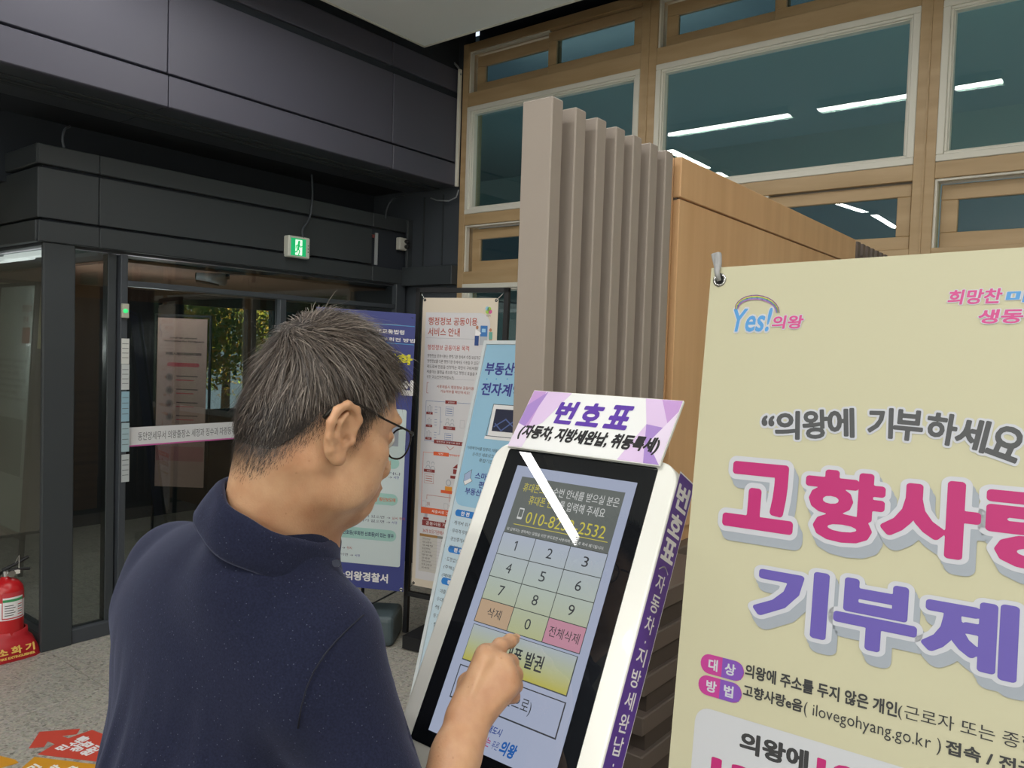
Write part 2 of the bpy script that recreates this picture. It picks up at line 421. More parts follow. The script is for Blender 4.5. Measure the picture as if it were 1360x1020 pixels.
# ---- dark back wall piece in the corner, and the vestibule / entrance
bw = box('wall_corner', (-4.9, -3.74, YW+.02, YW+.12, 0, 4.2), M_dark, bev=0, kind='structure')
box('baseboard_corner', (-4.24, -3.74, YW-.06, YW+.02, 2.055, 2.19), M_panel2, bev=.004, kind='structure')
box('trim_3', (-4.24, -4.215, YW-.03, YW+.02, 2.19, 2.54), M_panel2, bev=.003, kind='structure')
for k in range(2): box('trim_%d' % (4+k), (-4.10+k*.19, -4.094+k*.19, YW+.008, YW+.02, 2.2, 2.7), M_panel2, bev=0, kind='structure')

# upper beam with panels
ub = mk('wall_upper_beam', *boxd(-4.9, XU-.03, -5, YW+.02, 2.762, 4.2), M_void, kind='structure')
JY = [-4.9, -2.5, -.9, .45, 1.975, 3.458, YW+.015]
for a, b in zip(JY[:-1], JY[1:]):
    box('fascia_panel', (XU-.03, XU, a+.003, b-.003, 2.908, 3.345), M_panel, ub, bev=.003)
    box('fascia_strip', (XU-.03, XU+.012, a+.002, b-.002, 2.741, 2.893), M_panel, ub, bev=.004)
    box('fascia_strip', (XU-.05, XU-.012, a+.003, b-.003, 3.395, 3.545), M_panel, ub, bev=.003)
    box('soffit_panel', (XF-.02, XU-.03, a+.002, b-.002, 2.745, 2.762), M_dark, ub, bev=.002)
for y0, w in ((XU-.18, .02), (XU-.25, .012), (XU-.30, .03)):
    box('soffit_trim', (y0, y0+w, -4.9, YW, 2.737, 2.745), M_panel2, ub, bev=.002)
# lower beam
VY0 = 1.572
lb = mk('wall_lower_beam', *boxd(-7, XF-.03, VY0+.03, YW+.02, 2.075, 2.52), M_void, kind='structure')
bx('wall_recess', (-4.75, -4.65, -5, YW+.02, 2.4, 2.8), M_void)
LJ = [VY0, float(onX(132, 270, XF)[1]), 3.725, YW]
for a, b in zip(LJ[:-1], LJ[1:]):
    last = a > 3.7
    box('fascia_strip', (XF-.03, XF+.010, a+.001, b-.001, 2.068, 2.172), M_panel2, lb, bev=.004)
    if not last: box('fascia_panel', (XF-.03, XF, a+.002, b-.002, 2.186, 2.432), M_panel2, lb, bev=.003)
    else:
        box('fascia_panel', (XF-.12, XF-.11, a+.002, b-.002, 2.186, 2.432), M_void, lb, bev=.003)
    box('fascia_strip', (XF-.03, XF+.006, a+.001, b-.001, 2.448, 2.545), M_panel2, lb, bev=.004)
for k in range(2):
    a, b = -5.6+k*1.356-.0, -4.247+k*0-.0
for a, b in ((-5.55, XF-.002), (-7, -5.555)):
    box('fascia_strip', (a, b, VY0-.010, VY0+.03, 2.068, 2.172), M_panel2, lb, bev=.004)
    box('fascia_panel', (a, b, VY0, VY0+.03, 2.186, 2.432), M_panel2, lb, bev=.003)
    box('fascia_strip', (a, b, VY0-.006, VY0+.03, 2.448, 2.545), M_panel2, lb, bev=.004)
bx('ceiling_vestibule', (-7, XF-.04, VY0+.04, YW, 2.055, 2.07), M_dark)
bx('ceiling_vestibule_end', (-7, -4.9, YW, 5.35, 2.055, 2.07), M_dark)

# pillar and door framing
pl_ = box('wall_pillar', (XF-.03, XF, 1.6, 1.752, 0, 2.07), M_panel2, bev=.006, kind='structure')
box('wall_end_pillar', (XF-.10, XF, 3.97, 4.06, 0, 2.07), M_dark, bev=.004, kind='structure')
M_dgl = glass_mat('door_glass', 'c6ccca', ior=1.55)
M_dgl2 = glass_mat('side_glass', 'ccd2d0', ior=1.5)
d1 = bpy.data.objects.new('door_1', None); COL.objects.link(d1); d1.location = (XF-.05, 2.9, 0); d1['kind'] = 'structure'
def bd(n, b, m, bev=.003, **k): return box(n, b, m, d1, bev, **k)
bd('door_jamb', (XF-.07, XF-.01, 1.985, 2.022, .06, 2.05), M_dark)
bd('door_jamb', (XF-.10, XF-.04, 1.93, 1.975, .06, 2.05), M_panel2)
bd('threshold_rail', (XF-.09, XF-.01, 1.752, 3.97, .0, .075), M_dark)
bd('head_rail', (XF-.08, XF-.01, 2.022, 3.97, 1.885, 1.915), M_dark)
bd('center_stile', (XF-.07, XF-.01, 2.985, 3.03, .06, 1.885), M_dark)
bd('pane', (XF-.05, XF-.044, 1.752, 1.93, .07, 2.05), M_dgl, 0)
bd('pane', (XF-.05, XF-.044, 2.022, 2.985, .07, 1.885), M_dgl, 0)
bd('pane', (XF-.05, XF-.044, 3.03, 3.97, .07, 1.885), M_dgl, 0)
bd('transom_pane', (XF-.05, XF-.044, 2.022, 3.97, 1.915, 2.05), M_dgl, 0)
# side glazing facing the lobby
w_s = bpy.data.objects.new('window_60', None); COL.objects.link(w_s); w_s.location = (-5.2, 1.62, 0); w_s['kind'] = 'structure'
box('pane', (-5.60, XF-.03, 1.66, 1.666, .07, 2.05), M_dgl2, w_s, 0)
box('pane', (-6.95, -5.66, 1.66, 1.666, .07, 2.05), M_dgl2, w_s, 0)
box('stile', (-5.66, -5.60, 1.63, 1.69, 0, 2.05), M_dark, w_s)
box('sill_rail', (-6.95, XF-.03, 1.62, 1.70, 0, .075), M_dark, w_s)
# vestibule interior: outer glazing with greenery beyond, side walls, inner ceiling lights
bx('wall_vestibule_back', (-7.0, -4.88, 5.3, 5.35, 0, 2.07), M_dark)
bx('wall_vestibule_end', (-4.95, -4.9, YW+.12, 5.3, 0, 2.07), M_dark)
XO = -6.9
bx('wall_outer_low', (XO-.08, XO, 1.6, 5.3, 0, .95), M_dark)
bx('wall_outer_high', (XO-.08, XO, 1.6, 5.3, 1.935, 2.07), mat('outer_head', '6b5347', .7))
for a, b in ((1.6, 3.80), (4.47, 4.56), (4.76, 5.3)): bx('wall_outer_pier', (XO-.08, XO, a, b, .95, 1.935), M_dark)
box('window_61', (XO-.03, XO-.024, 3.8, 4.8, .95, 1.935), glass_mat('outer_glass', 'd8dcd8'), bev=0, kind='structure')
bx('ceiling_vestibule_strip', (-6.85, -4.5, 2.1, 5.2, 2.035, 2.05), mat('warm_soffit', 'a98270', .7))
# ================================================================== GREENERY OUTSIDE
def tree(name, c, r, cols, label, n=900):
    t = root(name, (c[0], c[1], 0), label, 'tree', 'trees outside the entrance')
    V, F = tubed([(c[0], c[1], 0), (c[0]+.05, c[1], c[2]*.5), (c[0], c[1]+.05, c[2])], [.09, .07, .03], 8)
    mk('trunk', V, F, mat('bark', '5a4636', .9), t, smooth=True)
    V, F, MI = [], [], []
    for i in range(n):
        d = rng.normal(size=3); d /= np.linalg.norm(d); p = A_(c)+d*r*A_([1, 1, .9])*(rng.random()**.4)
        a = rng.normal(size=3); a /= np.linalg.norm(a); b = np.cross(a, d); s = .035+.03*rng.random()
        k = len(V); V += [p-a*s, p-b*s*.6, p+a*s, p+b*s*.6]; F.append([k, k+1, k+2, k+3]); MI.append(int(rng.integers(0, len(cols))))
    mk('foliage', V, F, cols, t, mi=MI, kind='stuff')
LV = [mat('leaf_%d' % i, c, .6) for i, c in enumerate(('9aa848', 'c8b848', '7c9040', 'e0b050'))]
TL_ = ['rounded yellow-green tree just beyond the outer glazing, the left one', 'yellowing tree outside the outer glazing, the right one', 'tall green tree at the back outside the entrance']
for i, (x, y, z, r) in enumerate([(-10.0, 5.65, 1.75, .95), (-10.2, 7.55, 1.7, .92), (-12.9, 7.9, 2.1, 1.7)]): tree('outdoor_tree', (x, y, z), r, LV, TL_[i], 4200)
sunl = bpy.data.lights.new('sunlight', 'SUN'); sunl.energy = 22; sunl.angle = .01; sunl.color = (1, .9, .7)
so = bpy.data.objects.new('sunlight', sunl); COL.objects.link(so); so.rotation_euler = (math.radians(15), math.radians(24), 0)
bx('ground_outside', (-16, -7.0, -3, 12, -.12, 0), mat('paving_outside', '9a948a', .9))

# ================================================================== LOBBY SHELL BEHIND THE CAMERA
bx('wall_right', (4.9, 5.0, -5, YW+.2, 0, 4.2), M_wallb)
wnear = bx('wall_near', (-4.9, 5.0, -5.1, -5.0, 0, 4.2), M_wallb)
bx('wall_left_lobby', (-7.1, -7.0, -5, 1.6, 0, 4.2), M_wallb)
bx('wall_left_near', (-7.0, -4.9, -5.1, -5.0, 0, 4.2), M_wallb)
bx('ceiling_side', (-7.0, -4.75, -5, 1.6, 2.76, 2.8), M_dark)

# ================================================================== CEILING LIGHTS (the strips mirrored in the panes and the kiosk glass)
for i, (x, y, L, ax, w) in enumerate(STRIPS):
    hx, hy = (L/2, .045) if ax == 'x' else (.045, L/2)
    t = root('ceiling_light', (x, y, CEIL), 'slim white linear ceiling light outside the frame, number of metres right %.1f and ahead %.1f' % (x, y), 'light', 'linear ceiling lights of the lobby')
    t['label'] = 'slim white linear light fixed under the lobby ceiling'
    box('housing', (x-hx, x+hx, y-hy, y+hy, CEIL-.055, CEIL), M_white, t, bev=.004)

# ================================================================== SLATTED WOOD BOOTH
c_ = -.9
sx0 = onY(694, 138, 1.235)[0]; sx0b = onY(697, 134, 1.235)[0]
ZT = 2.095
pt = root('slatted_booth', (-1.1, 2.4, 0), 'tall wood-clad booth with taupe vertical slats at its front end, behind the ticket kiosk', 'booth')
SLM = {}
def slat(x0, x1, y0, y1, z0, z1, m, key):
    if key not in SLM:
        V, F = boxd(x0, x1, y0, y1, z0, z1, bev=.0025); L = A_([(x0+x1)/2, (y0+y1)/2, (z0+z1)/2])
        o = mk('slat', V, F, m, pt, loc=L); SLM[key] = (o, L); return o
    o, L = SLM[key]; c = o.copy(); COL.objects.link(c); c.parent = pt
    c.location = (A_([(x0+x1)/2, (y0+y1)/2, (z0+z1)/2])-wloc(pt)).tolist(); return c
SY = [1.235, 1.317, 1.396, 1.474, 1.549, 1.627, 1.704]
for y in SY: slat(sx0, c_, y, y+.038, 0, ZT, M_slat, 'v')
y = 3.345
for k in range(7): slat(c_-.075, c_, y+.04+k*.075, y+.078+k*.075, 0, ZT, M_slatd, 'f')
zs = onX(902, 261.6, c_)[2]; zb = onX(911, 698, c_)[2]
box('side_panel', (c_-.018, c_, 1.785, 3.336, zb, zs-.004), M_woodp, pt, bev=.001)
box('side_panel', (c_-.02, c_-.008, 1.785, 3.336, zs-.006, zs+.002), M_slatd, pt, bev=0)
box('top_band', (c_-.018, c_+.003, 1.781, 3.339, zs, ZT), M_woodp, pt, bev=.002)
box('end_panel', (c_-.10, c_-.0185, 1.781, 1.80, zb, ZT), M_woodp, pt, bev=.001)
box('core', (c_-.10, c_-.0185, 1.80, 3.336, .0, ZT-.01), M_woodp, pt, bev=0)
M_core = mat('dark_brown_core', '4a403b', .7)
z = zb-.045; k = 0
while z > .06:
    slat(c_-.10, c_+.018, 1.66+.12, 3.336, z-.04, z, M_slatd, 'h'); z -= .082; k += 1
z = zb-.045
while z > .06:   # short return louvres that close the corner under the wood panel
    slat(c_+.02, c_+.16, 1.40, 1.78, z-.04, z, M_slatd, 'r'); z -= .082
box('louvre_core', (c_+.03, c_+.15, 1.43, 1.78, .0, zb-.05), M_core, pt, bev=0)

# ================================================================== TICKET KIOSK
KO, Kt = A_([-.736, .953, 1.424]), math.radians(27.436)
K = Plane(KO, (1, 0, 0), (0, -math.sin(Kt), -math.cos(Kt)))
ki = root('ticket_kiosk', (-.63, .86, 0), 'white floor-standing number-ticket kiosk with a tilted touch screen and purple side strip', 'kiosk')
M_kw = mat('kiosk_white', 'f4f5f1', .28, coat=.3)
M_kb = mat('kiosk_black_glass', '17191d', .0, spec=.5)
KW0, KW1, KV0, KV1, KT = -.055, .2655, -.036, .60, .055
pts = rrpts(KW0, KV0, KW1, KV1, .032, 8)
V, F = K.slab(pts, 0.0, -KT)
def bevel_mesh(V, F, w, seg=2, ang=60):
    bm = bmesh.new(); vs = [bm.verts.new(tuple(p)) for p in V]; [bm.faces.new([vs[i] for i in f]) for f in F]; bm.normal_update()
    ed = [e for e in bm.edges if len(e.link_faces) == 2 and e.calc_face_angle(0) > math.radians(ang)]
    bmesh.ops.bevel(bm, geom=ed, offset=w, segments=seg, profile=.5, affect='EDGES'); bm.verts.index_update()
    V = [tuple(v.co) for v in bm.verts]; F = [[v.index for v in f.verts] for f in bm.faces]; bm.free(); return V, F
V, F = K.slab(pts, 0.0, -KT); F[0] = F[0]
bv = bevel_mesh(V, F, .0035)
mk('housing', *bv, M_kw, ki)
gl = rrpts(-.0265, -.0255, .2345, .4145, .004, 3)
mk('screen_glass', *K.slab(gl, .0012, -.002), M_kb, ki)
# display print
def lcd(name, c, e=.62, rough=.0): 
    m = mat('lcd_'+name, c, rough, spec=.5)
    b = m.node_tree.nodes['Principled BSDF']; cc = lin(c)
    b.inputs['Base Color'].default_value = (0.012, 0.012, .014, 1); b.inputs['Emission Color'].default_value = (*cc, 1); b.inputs['Emission Strength'].default_value = e
    return m
L_bg = lcd('background', 'bcc6e0'); L_gray = lcd('grey', '747a76'); L_wt = lcd('white_type', 'f2f4f2'); L_ye = lcd('yellow_type', 'e8dc5a')
L_dk = lcd('dark_type', '3c4044', .7); L_ln = lcd('line', '4d524f', .7); L_or = lcd('orange_key', 'd6b898'); L_pk = lcd('pink_key', 'dda0b4')
L_mag = lcd('magenta', 'c04078'); L_blu = lcd('blue', '2a6cc0'); L_nav = lcd('navy', '2c4a9c')
def lcd_grad(name, stops, v0, v1):
    m = lcd(name, 'ffffff'); nt = m.node_tree; b = nt.nodes['Principled BSDF']
    g = nt.nodes.new('ShaderNodeTexCoord'); sp = nt.nodes.new('ShaderNodeSeparateXYZ'); nt.links.new(g.outputs['Object'], sp.inputs[0])
    z0 = K.P(0, v1)[2]; z1 = K.P(0, v0)[2]
    mr = nt.nodes.new('ShaderNodeMapRange'); mr.inputs[1].default_value = z0; mr.inputs[2].default_value = z1
    nt.links.new(sp.outputs[2], mr.inputs[0]); cr = nt.nodes.new('ShaderNodeValToRGB')
    for i, (p, c) in enumerate(stops):
        e = cr.color_ramp.elements[i] if i < 2 else cr.color_ramp.elements.new(p)
        e.position = p; e.color = (*lin(c), 1)
    nt.links.new(mr.outputs[0], cr.inputs[0]); nt.links.new(cr.outputs[0], b.inputs['Emission Color']); return m
G_keys = lcd_grad('key_gradient', [(0, 'cdd2a0'), (1, 'c6d0e2'), (.5, 'c9d6cc')], .105, .238)
G_btn = lcd_grad('button_gradient', [(0, 'd2ca58'), (1, 'c3cfdc'), (.45, 'ccd2a4')], .239, .293)
a = Art(K, .0016, .00012)
a.rect(0, 0, .21, .395, L_bg, 0)
a.rect(.0155, .0165, .196, .1045, L_gray, 1)
for tx, BL, BR, TL, cut in (('휴대폰으로 순번 안내를 받으실 분은', (694, 654), (822, 673), (695, 641), 5), ('휴대폰 번호를 입력해 주세요', (701, 672), (803, 687), (703, 658), 6)):
    a.ptext(tx, BL, BR, TL, L_ye, 3, only=(0, cut)); a.ptext(tx, BL, BR, TL, L_wt, 3, only=(cut, len(tx)))
u0, v0 = K.uv(697, 694); u1, v1 = K.uv(802, 712)
a.text('010-8232-2532', u0+.001, v0-.0205+.004, u1-.001+.003, v0+.001, L_ye, 3)
p0 = K.uv(687, 690)
a.rect(p0[0]-.0005, p0[1]-.018, p0[0]+.0085, p0[1]-.001, L_wt, 3, .0012); a.rect(p0[0]+.0005, p0[1]-.016, p0[0]+.0075, p0[1]-.004, L_gray, 4)
a.line([(p0[0]-.002, v0+.0055), (.190, v0+.0045)], .0010, L_ye, 3)
a.text('▣ 입력하는 연락처는 알림을 위한 용도로만 사용되며, 발권 후 즉시 폐기됩니다.', .0195, .0965, .188, .1015, L_wt, 3, res=1)
KU = [.0155, .0755, .1358, .196]; KVs = [.105, .1385, .172, .2055, .239]
a.rect(KU[0], KVs[0], KU[3], KVs[4], G_keys, 1)
a.rect(KU[0], KVs[3], KU[1], KVs[4], L_or, 2); a.rect(KU[2], KVs[3], KU[3], KVs[4], L_pk, 2)
for u in KU: a.line([(u, KVs[0]), (u, KVs[4])], .0011, L_ln, 3)
for v in KVs: a.line([(KU[0], v), (KU[3], v)], .0011, L_ln, 3)
for i, ch in enumerate('123456789'):
    r_, c2 = divmod(i, 3); cu = (KU[c2]+KU[c2+1])/2; cv = (KVs[r_]+KVs[r_+1])/2; w = .0035 if ch == '1' else .0048
    if ch == '1': a.poly([(cu-.0008, cv-.0072), (cu+.0012, cv-.0072), (cu+.0012, cv+.0072), (cu-.0008, cv+.0072)], L_dk, 4); a.poly([(cu-.0008, cv-.0072), (cu-.0008, cv-.0050), (cu-.0036, cv-.0030), (cu-.0036, cv-.0050)], L_dk, 4.3)
    else: a.text(ch, cu-w, cv-.0072, cu+w, cv+.0072, L_dk, 4)
a.text('0', KU[1]+.0255, KVs[3]+.0095, KU[1]+.035, KVs[3]+.024, L_dk, 4)
a.text('삭제', KU[0]+.018, KVs[3]+.0095, KU[0]+.043, KVs[3]+.023, L_dk, 4)
a.text('전체삭제', KU[2]+.006, KVs[3]+.0095, KU[3]-.006, KVs[3]+.0235, L_dk, 4)
B1 = (.0165, .2425, .1955, .2935)
a.rect(*B1, L_ln, 1); a.rect(B1[0]+.0008, B1[1]+.0008, B1[2]-.0016, B1[3]-.0016, G_btn, 2)
a.text('휴대폰 발권', .066, .2555, .148, .2775, L_dk, 4, bold=.02)
a.rect(.0165, .3000, .1972, .3455, L_dk, 1); a.rect(.0182, .3014, .1953, .3436, L_bg, 2)
a.text('(처음화면으로)', .058, .312, .150, .3325, L_dk, 4)
a.text('희망찬', .062, .3590, .084, .3700, L_mag, 2, slant=.2, bold=.01); a.text('미래도시', .086, .3580, .116, .3680, L_nav, 2, slant=.2, bold=.02)
a.text('생동하는', .072, .3725, .104, .3850, L_mag, 2, slant=.2, bold=.01); a.text('푸른', .107, .3745, .118, .3845, L_nav, 2, slant=.2); a.text('의왕', .120, .3690, .145, .3870, L_blu, 2, slant=.2, bold=.04)
disp = a.build('display', ki, 'lit touch screen showing a number pad')
a = Art(K, .0014); L_logo = ink('logo_white', 'd8dade')
a.text('sinoou', .053, .401, .095, .409, L_logo, 1)
a.build('maker_lettering', ki)
# side strip
SP = Plane(K.P(KW1, 0, 0), -K.o, K.v)    # across = towards the back, down = along the slab
SP.o = A_([1., 0, 0])
M_pur = ink('purple', '5f3f9c', .35); M_wht = ink('white', 'f0eff2', .4)
a = Art(SP, .0006)
a.rect(.0015, -.026, .0545, .595, M_wht, 0); a.rect(.003, -.024, .053, .594, M_pur, 1)
vv = -.014
def vstack(chars, v, h, gap, u0, u1, bold):
    for ch in chars:
        if ch in '·': a.ell((u0+u1)/2, v+.006, .0018, .0018, M_wht, 2); v += .0135; continue
        if ch == '(':
            a.text('(', u0-.002, v, u1+.002, v+.009, M_wht, 2); 
            v += .012; continue
        if ch == ' ': v += .01; continue
        a.text(ch, u0, v, u1, v+h, M_wht, 2, bold=bold); v += h+gap
    return v
vv = vstack('번', vv, .036, .0055, .008, .048, .035); vv = vstack('호표', vv, .030, .0055, .008, .048, .035)
def parenv(v, up):
    P = []
    n = 10
    for i in range(n+1):
        t = i/n; P.append((.014+.028*t, v+(.006 if up else 0)-(1 if up else -1)*.006*math.sin(math.pi*t)))
    a.line(P, .0018, M_wht, 2)
parenv(vv+.002, True); vv += .013
vv = vstack('자동차·지방세완납·취등록세', vv, .0225, .0048, .015, .041, .012); parenv(vv+.001, False)
lab = a.build('side_label', ki, 'purple side strip with white lettering running down')
# sign board on top
SO = A_([-.7610, 1.0216, 1.5380]); St = math.radians(37.26)
S = Plane(SO, (1, 0, 0), (0, -math.sin(St), -math.cos(St)))
mk('sign_board', *S.slab([(0, 0), (.265, 0), (.265, .109), (0, .109)], 0, -.004), M_kw, ki)
a = Art(S, .0005)
P1, P2, P3, P4, P0 = ink('lilac', 'c39ad6'), ink('pale_lilac', 'dcc4ea'), ink('violet', 'a787cf'), ink('mauve', 'e7d9f2'), ink('paper', 'eceef0')
a.rect(.001, .001, .264, .108, P0, 0)
a.poly([(.001, .001), (.060, .001), (.018, .108), (.001, .108)], P1, 1); a.poly([(.025, .001), (.075, .001), (.045, .06), (.022, .075)], P2, 2); a.poly([(.001, .03), (.03, .001), (.018, .06), (.001, .108)], P3, 3); a.poly([(.001, .065), (.032, .075), (.028, .108), (.001, .108)], P4, 4)
a.poly([(.264, .001), (.205, .001), (.222, .045), (.198, .108), (.264, .108)], P2, 1); a.poly([(.264, .001), (.232, .001), (.264, .06)], P1, 2); a.poly([(.264, .05), (.222, .045), (.240, .108), (.264, .108)], P3, 3); a.poly([(.264, .02), (.236, .075), (.264, .108)], P4, 4)
T_vi, T_bk = ink('title_violet', '5b35a6'), ink('title_black', '1b1a20')
a.text('번', .0600, .0165, .0960, .0590, T_vi, 6, bold=.042, slant=.08); a.text('호', .1050, .0165, .1440, .0590, T_vi, 6, bold=.042, slant=.08); a.text('표', .1535, .0165, .1930, .0590, T_vi, 6, bold=.042, slant=.08)
a.text('(자동차, 지방세완납, 취등록세)', .009, .0655, .2530, .0945, T_bk, 6, bold=.046, slant=.12)
a.build('sign_print', ki, 'lilac and white sign print with violet title')
mk('sign_bracket', *boxd(-.70, -.68, .985, 1.0, 1.43, 1.49), M_kw, ki); mk('sign_bracket', *boxd(-.56, -.54, .985, 1.0, 1.43, 1.49), M_kw, ki)
# pedestal: column behind the slab and foot plate
PB = Plane(A_([-.73, 0, 0]), (1, 0, 0), (0, 0, -1))
mk('pedestal', *join(boxd(-.70, -.58, .80, .93, .0, 1.02, .01), boxd(-.69, -.59, .84, .93, 1.0, 1.15, .01)), M_kw, ki)
mk('base_plate', *boxd(-.80, -.46, .60, 1.10, 0, .02, .004), M_kw, ki)
# ================================================================== YELLOW BANNER (right foreground)
YB = Plane((-.4275, .944, 1.715), (1, .003, .022), (.022, -.149, -.989))
yb = root('banner_stand', (-.13, .80, 0), 'large pale yellow banner with big magenta and violet lettering, at the right beside the kiosk', 'banner')
M_ban = mat('banner_yellow', 'c1bea2', .55, bump=.015, bscale=500)
# sheet with a slightly bowed left edge
mk('banner_sheet', *YB.slab([(0, 0), (.60, 0), (.60, 1.60), (0, 1.60)], 0, -.0012), M_ban, yb)
def ring(pl, u, v, r0, r1, d, n=20):
    V, F = [], []
    for k in range(n):
        t = 2*math.pi*k/n
        for (r, dd) in ((r0, .0), (r0, d), ((r0+r1)/2, d*1.5), (r1, d*.8), (r1, 0)): V.append(pl.P(u+r*math.cos(t), v+r*math.sin(t), dd))
    for k in range(n):
        for j in range(4): F.append([k*5+j, ((k+1) % n)*5+j, ((k+1) % n)*5+j+1, k*5+j+1])
    return V, F
M_gtube = mat('grey_plastic', '9b9c9e', .4)
for (u, v) in ((.0125, .0165), (.5875, .0165), (.0125, 1.5835), (.5875, 1.5835)):
    mk('grommet', *ring(YB, u, v, .0052, .0088, .0012), M_steel, yb, smooth=True)
    mk('grommet_hole', *YB.slab([(u+.0052*math.cos(t*.5236), v+.0052*math.sin(t*.5236)) for t in range(12)], .0004, .0), M_black, yb)
    sg = -1 if v < .8 else 1
    mk('pole_tip', *tubed([YB.P(u+.001, v+.002, .004), YB.P(u-.001, v+sg*.008, .008), YB.P(u-.003, v+sg*.016, .004), YB.P(u-.005, v+sg*.022, -.002), YB.P(u-.008, v+sg*.036, -.006)], [.0028, .0034, .0042, .0048, .0046], 10), M_gtube, yb, smooth=True)
hub = YB.P(.3, .95, -.06)
for (u, v) in ((-.0, -.02), (.60, -.02), (.02, 1.60), (.58, 1.60)):
    mk('pole', *tubed([YB.P(u, v, -.006) if v > 1 or True else 0, hub], .005, 8), M_gtube, yb, smooth=True)
mk('rear_leg', *tubed([hub, (-.13, 1.16, .012)], .006, 8), M_gtube, yb, smooth=True)
mk('front_foot', *tubed([YB.P(.02, 1.60, -.006), (-.36, .72, .01)], .006, 8), M_gtube, yb, smooth=True)
mk('front_foot', *tubed([YB.P(.58, 1.60, -.006), (.14, .72, .01)], .006, 8), M_gtube, yb, smooth=True)
I_mg = ink('magenta', 'b5206f'); I_vi = ink('indigo', '6254aa'); I_bl = ink('sky_blue', '4f95d2'); I_rd = ink('magenta_red', 'c8478a')
I_out = ink('outline_white', 'c2c5cf'); I_sh = ink('grey_shadow', '9ba3af'); I_ch = ink('charcoal', '4a4c50'); I_box = ink('box_white', 'c2c5cc'); I_bk = ink('soft_black', '333437')
def haloed(art, body, u0, v0, u1, v1, m, l, bold=.0, halo=.04, hm=I_out, **k):
    W0 = glyph(body, bold)[0]; W1 = glyph(body, bold+halo)[0]
    kx = (u1-u0)/(np.ptp(W0[:, 0])); ky = (v1-v0)/(np.ptp(W0[:, 1]))
    ex = (np.ptp(W1[:, 0])-np.ptp(W0[:, 0]))/2*kx; ey = (np.ptp(W1[:, 1])-np.ptp(W0[:, 1]))/2*ky
    art.text(body, u0-ex, v0-ey, u1+ex, v1+ey, hm, l, bold=bold+halo, **k); art.text(body, u0, v0, u1, v1, m, l+1, bold=bold, **k)
a = Art(YB, .0005)
U = YB.uv
# city mark top left
c = U(1007, 428); 
haloed(a, 'Yes!', U(969, 430)[0], U(985, 410)[1], U(1021, 430)[0], U(985, 441)[1], I_bl, 1, .02, .05, slant=.15)
haloed(a, '의왕', U(1025, 430)[0], U(1045, 419)[1], U(1066, 430)[0], U(1045, 437)[1], I_rd, 3, .03, .05, slant=.1)
for i, cc in enumerate(('7a4f90', 'd8cf5a', '6aa27c', '7b80c0', 'a878b0')):
    P = []
    for t in range(13):
        q = math.pi*t/12; P.append(U(1006-(29-i*.9)*math.cos(q), 410-(20-i*1.3)*math.sin(q)+5*t/12))
    a.line(P, .0013, ink('rainbow_%d' % i, cc), 5)
haloed(a, '희망찬', U(1258, 395)[0], U(1300, 384)[1], U(1329, 395)[0], U(1300, 404)[1], I_rd, 1, .03, .05, slant=.15)
haloed(a, '미래도시', U(1335, 395)[0], U(1345, 386)[1], U(1335, 395)[0]+.085, U(1345, 402)[1], I_bl, 1, .04, .05, slant=.15)
haloed(a, '생동하는 푸른', U(1298, 420)[0], U(1320, 411)[1], U(1298, 420)[0]+.125, U(1320, 430)[1], I_rd, 3, .03, .05, slant=.15)
# arched line
cs = [('“', 1020, 563.5), ('의', 1046, 565), ('왕', 1083, 563.6), ('에', 1117, 562), ('기', 1169.5, 562), ('부', 1206.5, 565), ('하', 1250.6, 569.5), ('세', 1291, 577), ('요', 1337, 588)]
PC = [U(x, y) for _, x, y in cs]
PC += [PC[-1]+A_([.036, .016]), ]
cs = cs+[('”', 0, 0)]
for i, (ch, _, _) in enumerate(cs):
    p = PC[i]; t = PC[min(i+1, len(PC)-1)]-PC[max(i-1, 0)]; r_ = math.atan2(t[1], t[0])
    w, h = (.0290, .0335) if ch not in '“”' else (.0155, .0130)
    if ch in '“”': p = p+A_([0, -.004])
    if ch in '기': w = .026
    for hh, m_, l_ in ((.065, I_out, 1+i % 2*.3), (0, I_ch, 3)):
        W0 = glyph(ch, .035)[0]; W1 = glyph(ch, .035+hh)[0]; fx = np.ptp(W1[:, 0])/np.ptp(W0[:, 0]); fy = np.ptp(W1[:, 1])/np.ptp(W0[:, 1])
        a.text(ch, p[0]-w*fx/2, p[1]-h*fy/2, p[0]+w*fx/2, p[1]+h*fy/2, m_, l_, bold=.035+hh, rot=r_)
# two title rows
def title(ch, u0, v0, u1, v1, m, L=6):
    b = .042; W0 = glyph(ch, b)[0]
    for hh, dx, dy, m_, l_ in ((.06, .0060, .0105, I_sh, L), (.06, .003, .0052, I_sh, L+.5), (.06, 0, 0, I_out, L+2), (0, 0, 0, m, L+4)):
        W1 = glyph(ch, b+hh)[0]; ex = (np.ptp(W1[:, 0])/np.ptp(W0[:, 0])-1)*(u1-u0)/2; ey = (np.ptp(W1[:, 1])/np.ptp(W0[:, 1])-1)*(v1-v0)/2
        a.text(ch, u0-ex+dx, v0-ey+dy, u1+ex+dx, v1+ey+dy, m_, l_, bold=b+hh)
r1a, r1b = U(985, 612)[1], U(1000, 704)[1]
r1c, r1d = U(1240, 640)[1], U(1240, 738)[1]
ux = [(962, 1055), (1068, 1174), (1170, 1302), (1308, 1420)]
for ch, (x0, x1) in zip('고향사랑', ux):
    v_a, v_b = (r1a+r1c)/2, (r1b+r1d)/2
    title(ch, U(x0, 665+(x0-960)*.13)[0], v_a-.001, U(x1, 670+(x1-960)*.13)[0] if x1 < 1400 else U(x0, 700)[0]+.098, v_b, I_mg)
r2a, r2b = U(1060, 752)[1], U(1060, 842)[1]
r2c, r2d = U(1300, 800)[1], U(1300, 897)[1]
